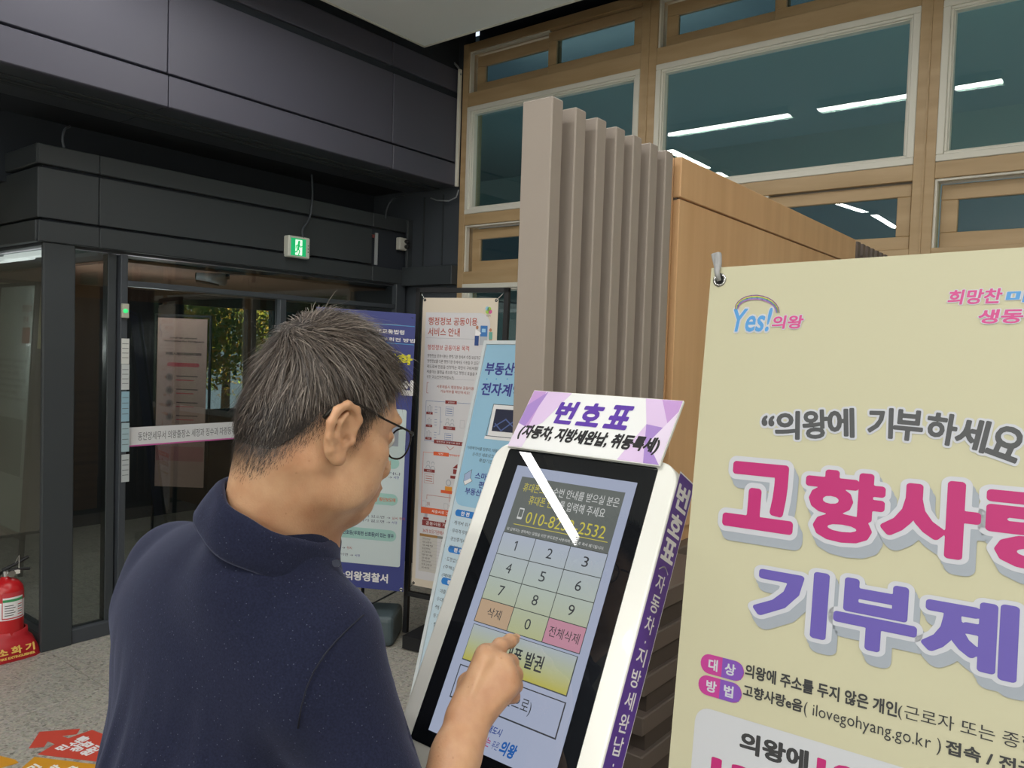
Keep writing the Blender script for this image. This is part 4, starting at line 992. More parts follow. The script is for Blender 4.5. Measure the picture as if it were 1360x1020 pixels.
# open electrical recess in the lower beam
el = root('electrical_recess', tuple(onX(518, 335, XF-.08)), 'open recess in the dark beam with breaker strip and wiring, right of the exit sign', 'fixture')
def fb(name, x0, y0, x1, y1, X, th, m, lab=None):
    p0, p1 = onX(x0, y0, X), onX(x1, y1, X)
    return box(name, (X-th, X, p0[1], p1[1], p1[2], p0[2]), m, el, .002, label=lab)
fb('rail', 499, 309, 501.5, 352, XF-.02, .02, mat('rail_pale', 'aab0b4', .4), 'pale vertical rail')
fb('terminal_row', 503, 340, 521, 354, XF-.06, .04, M_black)
for k in range(7): fb('terminal', 504+k*2.4, 342, 505.4+k*2.4, 353, XF-.055, .03, mat('terminal_grey', '565c62', .5))
fb('red_tag', 495, 311, 498, 316, XF-.02, .01, mat('tag_red', '8e4848', .5))
fb('recess_back', 495, 306, 524, 357, XF-.075, .01, mat('recess_dark', '22262b', .8))
ou = root('wall_outlet', tuple(onX(535, 324, XF)), 'cream double power outlet with black plugs at the right end of the dark beam', 'outlet')
p0, p1 = onX(531, 315, XF+.02), onX(540, 333, XF+.02)
box('case', (XF-.02, XF+.022, p0[1], p1[1], p1[2], p0[2]), mat('outlet_cream', 'c8c8c0', .4), ou, .004)
for zz in (.3, .72):
    c = (XF+.02, p1[1]-.012, p1[2]+(p0[2]-p1[2])*zz); mk('plug', *tubed([c, (XF+.055, c[1], c[2]-.004)], .014, 12), M_black, ou, smooth=True)
# conduit and cable at the left edge of the window wall
p0, p1 = onY(611, 93, YW-.01), onY(609, 248, YW-.01)
box('conduit', (-3.765, -3.742, YW-.03, YW-.005, p1[2], p0[2]), M_trim, bev=.004, label='white plastic conduit running down the left edge of the window wall', cat='conduit')
Q = [onY(564, 61, YW-.02), onY(580, 68, YW-.02), onY(600, 80, YW-.02), onY(609, 90, YW-.02), onY(612, 100, YW-.02)]
mk('cable', *tubed(Q, .008, 6), mat('cable_pale', '8a8f94', .5), loc=Q[2], smooth=True, label='pale cable sagging from the ceiling corner to the conduit', cat='cable')
Q = [onY(572, 263, YW-.02), onY(580, 266, YW-.02), onY(596, 267, YW-.03), onY(606, 262, YW-.03), onY(609, 252, YW-.02)]
mk('cable', *tubed(Q, .005, 6), mat('cable_pale', ''), loc=Q[2], smooth=True, label='pale cable ends sticking out below the conduit', cat='cable')
# ceiling-mounted air unit seen through the transom glass
ac = root('air_curtain', (-5.2, 3.0, 1.9), 'white cylindrical air unit behind the glass above the entrance door', 'appliance')
c0, c1 = dep(264, 366, 5.0), dep(299, 371, 5.0)
mk('body', *tubed([c0, c1], .042, 20), mat('appliance_white', 'c4ccd4', .3), ac, smooth=True); mk('end_cap', *tubed([c0-(c1-c0)*.03, c0], .044, 20), M_black, ac)
mk('outlet_slot', *tubed([c0+A_([.02, -.03, -.038]), c1+A_([-.02, -.03, -.038])], .008, 8), M_black, ac)
mk('bracket', *boxd(c0[0]-.02, c0[0]+.02, c0[1], c0[1]+.02, c0[2], 2.06), M_dark, ac); mk('bracket', *boxd(c1[0]-.02, c1[0]+.02, c1[1], c1[1]+.02, c1[2], 2.06), M_dark, ac)
# banner for foreigners inside the vestibule
D_ = 5.9
FO = Plane(dep(207.5, 418, D_), dep(281, 421, D_)-dep(207.5, 418, D_)+A_([0, .0, 0]), (0, 0, -1))
fo = root('banner_stand', tuple(FO.P(.2, 1.62, 0)*A_([1, 1, 0])), 'grey-pink tax information banner in a thin frame, seen through the entrance door glass', 'banner')
fw_ = float(np.linalg.norm(dep(281, 421, D_)-dep(207.5, 418, D_))); FH = FO.O[2]-.12
mk('banner_sheet', *FO.slab([(.015, .02), (fw_-.03, .02), (fw_-.03, 1.30), (.015, 1.30)], 0, -.003), ink('dusty_rose', 'b89a92'), fo)
for (u0, v0, u1, v1) in ((-.01, -.01, fw_, .008), (-.01, -.01, .005, FH+.1), (fw_-.015, -.01, fw_, FH+.1)): mk('frame_tube', *FO.slab([(u0, v0), (u1, v0), (u1, v1), (u0, v1)], 0, -.02), M_black, fo)
mk('base_foot', *boxd(FO.P(.2, 0, 0)[0]-.25, FO.P(.2, 0, 0)[0]+.25, FO.P(.2, 0, 0)[1]-.2, FO.P(.2, 0, 0)[1]+.2, 0, .03, .005), M_black, fo)
q = FO.uv; a = Art(FO, .002, .0006)
F_t, F_r = ink('dim_brown', '5f4c4a'), ink('dim_red', 'c0525c')
a.ptext('Local tax payment', (226, 450), (262, 451), (226, 447), F_t, 2, bold=.05); a.ptext('information for foreigners', (218, 454), (271, 456), (218, 451), F_t, 2, bold=.05)
a.ptext('外国人地方税纳税指南', (220, 471), (268, 473), (220, 467), F_t, 2, bold=.04)
p = q(222, 481); p2 = q(265, 488); a.rect(p[0], p[1], p2[0], p2[1], F_r, 1, .018)
for i in range(4):
    p = q(220, 497+i*17.5)
    a.ell(p[0]+.03, p[1]+.02, .03, .03, ink('dim_icon', '8c7674'), 1, 12); a.ell(p[0]+.03, p[1]+.02, .015, .018, F_t, 2, 10)
    for j in range(2): a.line([(p[0]+.085, p[1]+.01+j*.03), (p[0]+.24-.03*j, p[1]+.01+j*.03)], .008, F_t if j == 0 else F_r, 2)
p = q(214, 592); a.rect(.02, p[1], fw_-.035, p[1]+.11, ink('dim_pink', 'b27a7c'), 1)
a.build('banner_print', fo)
# framed board built behind the side glazing in place of a stand's reflection
D_ = 4.75
NB = Plane(dep(50, 374, D_)-A_([.60, 0, 0]), (1, 0, 0), (0, -.05, -1))
nb = root('notice_board', tuple(NB.P(.3, 1.76, 0)*A_([1, 1, 0])), 'dark framed board on legs standing in for a reflection in the side glass, above the fire extinguisher', 'board')
mk('board_panel', *NB.slab([(.02, .02), (.58, .02), (.58, 1.56), (.02, 1.56)], 0, -.01), ink('board_grey', 'b4bcb8'), nb)
for (u0, v0, u1, v1) in ((0, 0, .6, .022), (0, 1.55, .6, 1.575), (0, 0, .022, 1.575), (.578, 0, .6, 1.80)): mk('frame_tube', *NB.slab([(u0, v0), (u1, v0), (u1, v1), (u0, v1)], .006, -.02), M_black, nb)
mk('bottom_rail', *NB.slab([(.02, 1.53), (.58, 1.53), (.58, 1.55), (.02, 1.55)], .02, .006), M_steel, nb)
a = Art(NB, .002, .0006)
T_g, T_r = ink('board_text', '5a6260'), ink('board_brown', '8a6258')
a.text('행정정보', .40, .14, .545, .185, T_r, 1, bold=.02); a.text('안내', .42, .21, .50, .25, T_r, 1, bold=.02)
for i in range(7): a.text('민원을 신청하는 국민이 서류를 직접', .06, .48+i*.04, .52-.06*(i % 3), .50+i*.04, T_g, 1, res=1)
a.rect(.10, .85, .52, 1.20, ink('board_tint', '7e8884'), 1); a.rect(.42, .28, .54, .38, T_r, 1)
a.build('board_print', nb)
# lights under the vestibule ceiling
for i, (x, y) in enumerate(((14, 345), (38, 340))):
    p = onZ(x, y, 2.03); t = root('ceiling_light', tuple(p), ['thin white tube light behind the side glass, left one under the beam', 'thin white tube light behind the side glass, right one under the beam'][i], 'light')
    box('tube', (p[0]-.3, p[0]+.3, p[1]-.02, p[1]+.02, 2.02, 2.05), M_lamp, t, .004)
box('wall_vestibule_header', (-6.86, -6.80, 1.7, 2.75, 1.5, 2.0), mat('cream_header', 'c9bf98', .6), bev=0, kind='structure')
area('vestibule_area_fill', (-5.7, 2.9, 2.0), .9, .6, 7)  # added area fill to lift the dark vestibule, no fixture of its own
vl = bpy.data.lights.new('vestibule_point_fill', 'POINT'); vl.energy = 7; vl.shadow_soft_size = .12; vo_ = bpy.data.objects.new('vestibule_point_fill', vl); COL.objects.link(vo_); vo_.location = (-4.95, 2.5, 1.6)  # bare point fill added to brighten the soffit and air unit
vl2 = vl.copy(); vl2.energy = 9; vl2.shadow_soft_size = .01; vo2 = bpy.data.objects.new('vestibule_point_fill', vl2); COL.objects.link(vo2); vo2.location = (-4.95, 1.78, 1.55)  # second added point fill, brightens the board behind the side glass

# ================================================================== FIRE EXTINGUISHER
fx = root('fire_extinguisher', (-4.335, 1.475, 0), 'red fire extinguisher in a red plastic floor stand beside the dark pillar', 'fire extinguisher')
M_red = mat('extinguisher_red', 'c41f26', .3, coat=.3); M_rdp = mat('stand_red', 'b3222c', .4)
cx, cy = -4.335, 1.475
pts_b = [(.135, 0), (.135, .03), (.118, .075), (.10, .09), (.085, .11), (.083, .13), (.079, .13), (.079, .05)]
V, F = [], []
n = 4
def stand():
    L = [(.145, .0), (.142, .035), (.118, .085), (.098, .105), (.096, .135), (.086, .135)]
    V, F = [], []; N = 24
    for r, z in L:
        for k in range(N):
            t_ = 2*math.pi*(k+.5)/N; sq = 1/max(abs(math.cos(t_)), abs(math.sin(t_))); bl = 1-min(1, z/.11); rr = r*(1+(sq*.92-1)*bl*.8)
            V.append((cx+rr*math.cos(t_)*.8, cy+rr*math.sin(t_), z))
    for i in range(len(L)-1):
        for k in range(N): F.append([i*N+k, i*N+(k+1) % N, (i+1)*N+(k+1) % N, (i+1)*N+k])
    return V, F
mk('floor_stand', *stand(), M_rdp, fx, smooth=True)
mk('cylinder', *lathed([(.03, .03), (.074, .04), (.077, .055), (.077, .325), (.072, .352), (.055, .375), (.034, .388), (.024, .392), (.022, .405)], (cx, cy, 0), 32), M_red, fx, smooth=True)
mk('valve', *lathed([(.02, .40), (.024, .405), (.024, .432), (.016, .437)], (cx, cy, 0), 16), M_steel, fx); mk('pressure_gauge', *tubed([(cx+.018, cy+.012, .418), (cx+.040, cy+.012, .418)], .017, 14), M_steel, fx)
mk('lever', *tubed([(cx+.005, cy-.02, .437), (cx+.01, cy+.03, .455), (cx+.012, cy+.095, .485)], .008, 8), M_black, fx)
mk('carrying_handle', *(tubed([(cx+.005, cy-.01, .43), (cx+.015, cy+.05, .432), (cx+.018, cy+.10, .425)], .008, 8)), M_black, fx)
mk('hose', *tubed([(cx, cy-.02, .42), (cx+.01, cy-.06, .43), (cx+.02, cy-.095, .38), (cx+.02, cy-.10, .25), (cx+.02, cy-.095, .12)], .009, 8), M_black, fx, smooth=True)
mk('safety_tag', *boxd(cx+.02, cx+.0215, cy+.03, cy+.055, .41, .43), M_white, fx)
mk('pin_tie', *tubed([(cx+.01, cy+.03, .45), (cx+.015, cy+.052, .50), (cx+.02, cy+.05, .43)], .0015, 5), M_white, fx)
# curved label
V, F, MI = [], [], []
LM = [M_wht, ink('label_green', '3f9a62'), ink('label_text', '50545a'), ink('label_red', 'c8404a')]
def cyl_patch(t0, t1, z0, z1, m, d=.0008):
    k0 = len(V); N = max(2, int(abs(t1-t0)/.12)+1)
    for k in range(N+1):
        t_ = t0+(t1-t0)*k/N; rr = .077+d; V.append((cx+rr*math.cos(t_), cy+rr*math.sin(t_), z0)); V.append((cx+rr*math.cos(t_), cy+rr*math.sin(t_), z1))
    for k in range(N): F.append([k0+2*k, k0+2*k+2, k0+2*k+3, k0+2*k+1]); MI.append(m)
cyl_patch(-1.9, 1.1, .20, .288, 0); cyl_patch(-.55, .80, .205, .335, 3, .0011); cyl_patch(-.50, .75, .211, .312, 0, .0014); cyl_patch(-.50, .75, .290, .303, 1, .0017)
for j in range(5): cyl_patch(-.40, .1+.1*(j % 2), .222+j*.012, .226+j*.012, 2, .0017); cyl_patch(.35, .66, .222+j*.012, .226+j*.012, 2 if j % 2 else 3, .0017)
mk('instruction_label', V, F, LM, fx, mi=MI)
GP = Plane((cx+.119, cy-.10, .092), (0, 1, 0), (.42, 0, -1))
a = Art(GP, .0035, .0004); M_gold = ink('gold', 'd9b45a')
a.text('소 화 기', .018, .012, .182, .050, M_gold, 1, bold=.04); a.text('FIRE EXTINGUISHER', .022, .056, .180, .068, M_gold, 1, bold=.05)
a.build('stand_lettering', fx, 'gold lettering')

# ================================================================== FLOOR STICKERS
def sticker(name, pts_px, m, label, texts):
    P = [onZ(x, y, 0) for x, y in pts_px]; n = len(P); c = sum(P)/n
    V = [p+A_([0, 0, .0012]) for p in P]+[p+A_([0, 0, .0001]) for p in P]
    o = mk(name, V, [list(range(n)), list(range(2*n-1, n-1, -1))]+[[i, (i+1) % n, (i+1) % n+n, i+n] for i in range(n)], m, loc=(c[0], c[1], 0), label=label, cat='floor sticker')
    return o
z_ = lambda x, y: (20+x/10.46, 950+y/10.46)
rs = sticker('floor_arrow', [z_(340, 232), z_(905, 190), z_(860, 262), z_(650, 292), z_(742, 322), z_(1068, 205), z_(1400, 330), z_(1500, 690), z_(1160, 648), z_(315, 545), z_(555, 402), z_(455, 362), z_(405, 440), z_(190, 462)], ink('arrow_red', 'd04a3a', .4), 'red arrow sticker with white lettering on the granite floor', None)
os_ = sticker('floor_arrow', [z_(270, 580), z_(1160, 690), z_(1600, 760), z_(1300, 1100), z_(-100, 900)], ink('arrow_orange', 'd99a22', .4), 'orange arrow sticker with white lettering, nearest to the camera on the floor', None)
tip_ = sticker('floor_arrow', [z_(-230, 560), z_(0, 618), z_(50, 660), z_(-40, 690), z_(-300, 760)], ink('arrow_orange', ''), 'tip of an orange arrow sticker at the left edge of the frame', None)
FP = Plane(onZ(*z_(720, 430), 0), onZ(*z_(1050, 385), 0)-onZ(*z_(905, 320), 0)+A_([0, 0, 0]), -(onZ(*z_(950, 320), 0)-onZ(*z_(640, 470), 0)))
def ftxt(parent, name, items, m):
    V, F = [], []
    for ch, x, y in items:
        gv, gf = glyph(ch, .05); gv = gv-(gv.max(0)+gv.min(0))/2; gv = gv/np.ptp(gv, 0).max()
        c = onZ(*z_(x, y), 0); ua = onZ(*z_(x+90, y-40), 0)-c; ua /= np.linalg.norm(ua); va = onZ(*z_(x-60, y-35), 0)-c; va -= ua*(va@ua); va /= np.linalg.norm(va)
        s = .046; k = len(V); V += [c+ua*p[0]*s+va*p[1]*s+A_([0, 0, .0018]) for p in gv]; F += [[i+k for i in f] for f in gf]
    mk(name, V, F, m, parent)
ftxt(rs, 'lettering', [('통', 945, 335), ('합', 1005, 410), ('민', 1120, 465), ('신', 830, 400), ('청', 855, 475), ('원', 990, 525), ('민', 655, 455)], M_wht)
ftxt(os_, 'lettering', [('민', 260, 730), ('방', 540, 740), ('문', 790, 760)], M_wht)
# ================================================================== THE MAN
import openvdb
class Field:
    def __init__(s, lo, hi, h):
        s.lo = A_(lo, float); s.h = h; s.n = np.ceil((A_(hi)-s.lo)/h).astype(int)+1; s.g = np.full(s.n, .08, np.float32)
    def _sub(s, lo, hi):
        i0 = np.maximum(0, np.floor((lo-s.lo)/s.h).astype(int)); i1 = np.minimum(s.n, np.ceil((hi-s.lo)/s.h).astype(int)+1)
        if (i1 <= i0).any(): return None
        ax = [s.lo[k]+s.h*np.arange(i0[k], i1[k]) for k in range(3)]
        X, Y, Z = np.meshgrid(*ax, indexing='ij', sparse=True)
        return tuple(slice(i0[k], i1[k]) for k in range(3)), X, Y, Z
    def _mix(s, sl, d, k, sub):
        g = s.g[sl]; d = d.astype(np.float32)
        if sub:
            d = -d; h = np.maximum(k-np.abs(g-d), 0)/k; s.g[sl] = np.maximum(g, d)+h*h*k*.25
        else:
            h = np.maximum(k-np.abs(g-d), 0)/k; s.g[sl] = np.minimum(g, d)-h*h*k*.25
    def ell(s, c, r, k=.01, R=None, sub=False):
        c = A_(c, float); r = A_(r, float); R = np.eye(3) if R is None else R
        e = np.sqrt(((R*r)**2).sum(1))+k+2*s.h+.012; q = s._sub(c-e, c+e)
        if q is None: return s
        sl, X, Y, Z = q; X = X-c[0]; Y = Y-c[1]; Z = Z-c[2]
        L = [X*R[0, i]+Y*R[1, i]+Z*R[2, i] for i in range(3)]
        k0 = np.sqrt(sum((L[i]/r[i])**2 for i in range(3)))+1e-9; k1 = np.sqrt(sum((L[i]/r[i]**2)**2 for i in range(3)))+1e-9
        s._mix(sl, k0*(k0-1)/k1, k, sub); return s
    def cone(s, a, b, ra, rb, k=.01, sub=False, flat=None):
        a = A_(a, float); b = A_(b, float); m = max(ra, rb)+k+2*s.h+.01
        q = s._sub(np.minimum(a, b)-m, np.maximum(a, b)+m)
        if q is None: return s
        sl, X, Y, Z = q; ba = b-a; l2 = ba@ba; rr = ra-rb; a2 = l2-rr*rr; il2 = 1/l2
        px, py, pz = X-a[0], Y-a[1], Z-a[2]; y = px*ba[0]+py*ba[1]+pz*ba[2]; z = y-l2
        x2 = (px*l2-ba[0]*y)**2+(py*l2-ba[1]*y)**2+(pz*l2-ba[2]*y)**2
        y2 = y*y*l2; z2 = z*z*l2; kk = np.sign(rr)*rr*rr*x2
        d = (np.sqrt(x2*a2*il2)+y*rr)*il2-ra
        d = np.where(np.sign(z)*a2*z2 > kk, np.sqrt(x2+z2)*il2-rb, d)
        d = np.where(np.sign(y)*a2*y2 < kk, np.sqrt(x2+y2)*il2-ra, d)
        s._mix(sl, d, k, sub); return s
    def chain(s, P, rs, k=.01):
        for i in range(len(P)-1): s.cone(P[i], P[i+1], rs[i], rs[i+1], k)
        return s
    def cut(s, p, n):
        """keep the side n points away from"""
        X, Y, Z = np.meshgrid(*[s.lo[k]+s.h*np.arange(s.n[k]) for k in range(3)], indexing='ij', sparse=True); n = A_(n, float)/np.linalg.norm(n)
        s.g = np.maximum(s.g, ((X-p[0])*n[0]+(Y-p[1])*n[1]+(Z-p[2])*n[2]).astype(np.float32)); return s
    def mesh(s):
        g = openvdb.FloatGrid(); g.copyFromArray(s.g.astype(np.float32)); g.transform = openvdb.createLinearTransform(voxelSize=s.h)
        P, T, Q = g.convertToPolygons(isovalue=0.0, adaptivity=0.0)
        P = P+s.lo; F = [list(map(int, q)) for q in Q]+[list(map(int, t)) for t in T]
        return P, F
def smooth_mesh(V, F, it=2, lam=.5):
    V = V.copy(); E = set()
    A = A_([f for f in F if len(f) == 4]); e = np.concatenate([A[:, [0, 1]], A[:, [1, 2]], A[:, [2, 3]], A[:, [3, 0]]])
    e = np.unique(np.sort(e, 1), axis=0); n = len(V)
    for _ in range(it):
        S = np.zeros_like(V); c = np.zeros(n)
        np.add.at(S, e[:, 0], V[e[:, 1]]); np.add.at(S, e[:, 1], V[e[:, 0]]); np.add.at(c, e[:, 0], 1); np.add.at(c, e[:, 1], 1)
        ok = c > 0; V[ok] += lam*(S[ok]/c[ok, None]-V[ok])
    return V
def flip(F): return [f[::-1] for f in F]

man = root('person', (-.88, .52, 0), 'man in navy polo shirt and thin glasses, head bent, pressing the kiosk screen', 'person')
# ---- head frame (local x = his right, y = face, z = up)
HM = A_([[.9929, .1190, .0003], [-.1162, .9692, .2172], [.0256, -.2157, .9761]])
HO = A_([-.7444, .5701, 1.498]); HS = .93
def hp(x, y, z): return HM@A_([x, y, z])*HS+HO
def HR(rx=0, ry=0, rz=0):
    from mathutils import Euler
    return HM@A_(Euler((rx, ry, rz)).to_matrix())
RS, LS = dep(430, 848, .89), dep(236, 754, 1.10)
EL = CAMP+CR*(-.112)-CU*.55+CF*.83
WR = dep(622, 954, .95)
NB_ = dep(366, 704, .925)      # base of the neck
CH = (RS+LS)/2+A_([0, -.0, -.14])


def head_field():
    lo = HO+A_([-.17, -.17, -.40]); hi = HO+A_([.17, .20, .19]); f = Field(lo, hi, .0024); s = HS
    e = lambda c, r, k=.012, R=HM, sub=False: f.ell(hp(*c), A_(r)*s, k, R, sub)
    e((0, .004, .056), (.067, .080, .088), .02); e((0, -.004, .018), (.075, .080, .062), .02)
    e((0, .037, .038), (.065, .067, .074), .02)
    e((0, .040, -.030), (.060, .054, .060), .025)
    e((0, .030, -.066), (.054, .056, .044), .025)
    e((0, .072, -.092), (.024, .022, .020), .02)
    for x in (-1, 1):
        e((x*.045, .056, -.014), (.022, .026, .020), .018); e((x*.036, .058, -.046), (.020, .024, .024), .018)
        e((x*.052, .018, -.060), (.014, .034, .026), .018)
        e((x*.028, .090, .034), (.026, .012, .009), .012)
        e((x*.033, .104, .011), (.017, .016, .012), .012, sub=True)
        e((x*.033, .083, .010), (.0145, .0145, .0125), .004)
        f.cone(hp(x*.020, .091, .016), hp(x*.048, .083, .012), .0035, .0025, .004)
        e((x*.0125, .106, -.034), (.009, .011, .009), .007)
    f.cone(hp(0, .094, .026), hp(0, .112, -.026), .0075, .0108, .010)
    e((0, .114, -.030), (.0115, .011, .010), .006)
    e((0, .090, -.060), (.028, .018, .024), .014)
    e((0, .1045, -.0555), (.022, .0062, .0048), .005); e((0, .1025, -.0650), (.019, .0066, .0054), .005)
    e((0, .088, -.084), (.020, .014, .012), .012)
    # neck: nape, throat, sternomastoid cords
    nb = NB_
    f.cone(hp(0, -.035, -.030), nb+A_([0, -.008, 0]), .056*s, .057, .02)
    f.cone(hp(0, .000, -.070), nb+A_([-.010, .006, -.02]), .046*s, .050, .02)
    f.cone(hp(.050, -.020, -.035), nb+A_([.035, .05, -.02]), .013, .014, .022)
    # right ear (seen) and left ear, built from rim, lobe and bowl
    for x in (1, -1):
        E = lambda a, b, c: hp(x*(.0785+a*.55), b, c)
        R = HR(-.18, 0, x*.06)
        f.ell(E(.000, -.012, .002), (.0062, .019, .031), .005, R)
        rim = [E(.003, .006, .006), E(.008, .008, .022), E(.013, -.001, .034), E(.016, -.015, .037), E(.019, -.028, .028), E(.018, -.033, .012), E(.014, -.030, -.004), E(.009, -.022, -.018), E(.005, -.012, -.027)]
        f.chain(rim, [.0035, .0042, .0045, .0048, .0050, .0048, .0044, .0045, .0055], .003)
        f.ell(E(.004, -.008, -.026), (.0055, .009, .009), .005, R)
        f.ell(hp(x*.0900, -.010, .002), (.0110, .0120, .017), .002, R, True)
        f.chain([E(.014, -.012, .026), E(.016, -.021, .014), E(.014, -.020, -.002), E(.010, -.012, -.014)], [.003, .0035, .003, .0025], .003)
        f.ell(E(.005, .006, -.003), (.004, .004, .006), .003, R)
        f.ell(hp(x*.0850, -.003, -.003), (.0090, .0048, .0055), .0015, R, True)
    # upper chest inside the shirt
    f.ell(NB_+A_([0, .0, -.10]), (.09, .05, .06), .03)
    f.cut(NB_+A_([0, 0, -.12]), (0, 0, -1))
    return f
def hand_pts():
    D = lambda x, y, d: dep(x, y, d)
    f = {}
    f['index'] = ([D(645, 874, .978), D(664, 858, 1.012), D(677, 851.5, 1.036), D(683.5, 849, 1.050)], [.0112, .0096, .0086, .0072])
    f['middle'] = ([D(667, 881, .980), D(678, 880, 1.012), D(680, 896, 1.022), D(670, 905, 1.010)], [.0112, .0100, .0088, .0076])
    f['ring'] = ([D(674, 897, .974), D(684, 896, 1.004), D(685, 911, 1.012), D(674, 918, 1.000)], [.0108, .0096, .0085, .0074])
    f['little'] = ([D(674, 914, .966), D(682, 912, .992), D(682, 925, .998), D(672, 930, .988)], [.0100, .0086, .0076, .0066])
    f['thumb'] = ([D(617, 932, .962), D(622, 908, .992), D(636, 892, 1.012), D(650, 884, 1.022)], [.0135, .0125, .0105, .0085])
    return f
HF = hand_pts()
def arm_field():
    P = [RS, EL, WR]+[p for v in HF.values() for p in v[0]]; P = A_(P)
    f = Field(P.min(0)-.07, P.max(0)+.06, .0021)
    f.cone(RS, EL, .046, .036, .02); fm = EL+(WR-EL)*.35
    f.cone(EL, fm, .0350, .0345, .02); f.cone(fm, EL+(WR-EL)*.8, .0345, .0245, .02)
    side = CR*.86-CU*.0+CF*.0; ax = (WR-EL)/np.linalg.norm(WR-EL)
    side = dep(650, 956, .955)-dep(597, 946, .955); side /= np.linalg.norm(side)
    for sg in (-1, 1): f.cone(EL+(WR-EL)*.78+side*sg*.005, WR+side*sg*.009, .0225, .0150, .018)
    f.ell(WR+side*.017-ax*.014-CF*.006, (.008, .008, .008), .012)
    pal = [HF[k][0][0] for k in ('index', 'middle', 'ring', 'little')]
    offs = [-.014, -.004, .007, .016]
    for p, o_, r in zip(pal, offs, (.0150, .0150, .0145, .0140)):
        f.cone(WR+side*o_*.62, p, .0140, r-.002, .014)
    f.cone(WR-side*.008, HF['thumb'][0][1], .0145, .0135, .014)
    f.cone(WR+side*.008+CF*.008, HF['little'][0][0]+CF*.012, .0135, .013, .014)
    f.cone(WR-side*.003+CF*.010, HF['index'][0][0]+CF*.014, .0145, .013, .014)
    for k, (pp, rs) in HF.items():
        f.chain(pp, rs, .004)
        if k != 'thumb': f.ell(pp[0]-CF*.0045, (.0088, .0088, .0088), .006)
        for j in (1, 2): f.ell(pp[j], (rs[j]*1.06,)*3, .003)
    # extensor tendons and two veins on the back of the hand
    for p, o_ in zip(pal, offs): f.cone(WR+(p-WR)*.45+side*o_*.4-CF*.0155, p-CF*.0105, .0016, .0028, .006)
    b0 = lambda x, y, d: dep(x, y, d)
    f.chain([b0(640, 892, .964), b0(648, 905, .960), b0(643, 918, .954), b0(636, 930, .946)], [.0016]*4, .004)
    f.chain([b0(661, 897, .964), b0(652, 908, .958), b0(643, 918, .954)], [.0015]*3, .004)
    return f
def left_arm_field():
    E2 = LS+A_([-.070, .02, -.27]); W2 = E2+A_([.09, .20, -.08])
    f = Field(np.minimum(LS, E2)-A_([.12, .12, .20]), np.maximum(LS, W2)+A_([.14, .20, .10]), .0036)
    f.cone(LS, E2, .052, .041, .02); f.cone(E2, E2+(W2-E2)*.4, .040, .039, .02); f.cone(E2+(W2-E2)*.4, W2, .039, .025, .02)
    d = (W2-E2)/np.linalg.norm(W2-E2); sd = A_([0, 0, 1.])
    f.ell(W2+d*.045, (.036, .046, .020), .014)
    for i in range(4):
        o_ = (i-1.5)*.019; L = (.075, .085, .08, .062)[i]
        p0 = W2+d*.075+A_([o_, 0, 0]); f.chain([p0, p0+d*L*.5-sd*.006, p0+d*L-sd*.022], [.0092, .0086, .0072], .003)
    f.chain([W2+d*.02+A_([.028, 0, 0]), W2+d*.05+A_([.048, 0, -.006]), W2+d*.078+A_([.055, 0, -.012])], [.012, .0105, .0085], .006)
    return f, E2, W2
V, F = [], []
hf = head_field(); v, f_ = hf.mesh(); v = smooth_mesh(v, f_, 1, .4)
# light skin folds behind the jaw and across the nape
V += v.tolist(); F += f_; n0 = len(V)
af = arm_field(); v, f_ = af.mesh(); v = smooth_mesh(v, f_, 2, .45); F += [[i+len(V) for i in q] for q in f_]; V += v.tolist()
lf, LE, LW = left_arm_field(); v, f_ = lf.mesh(); v = smooth_mesh(v, f_, 2, .5); F += [[i+len(V) for i in q] for q in f_]; V += v.tolist()
body_faces = F
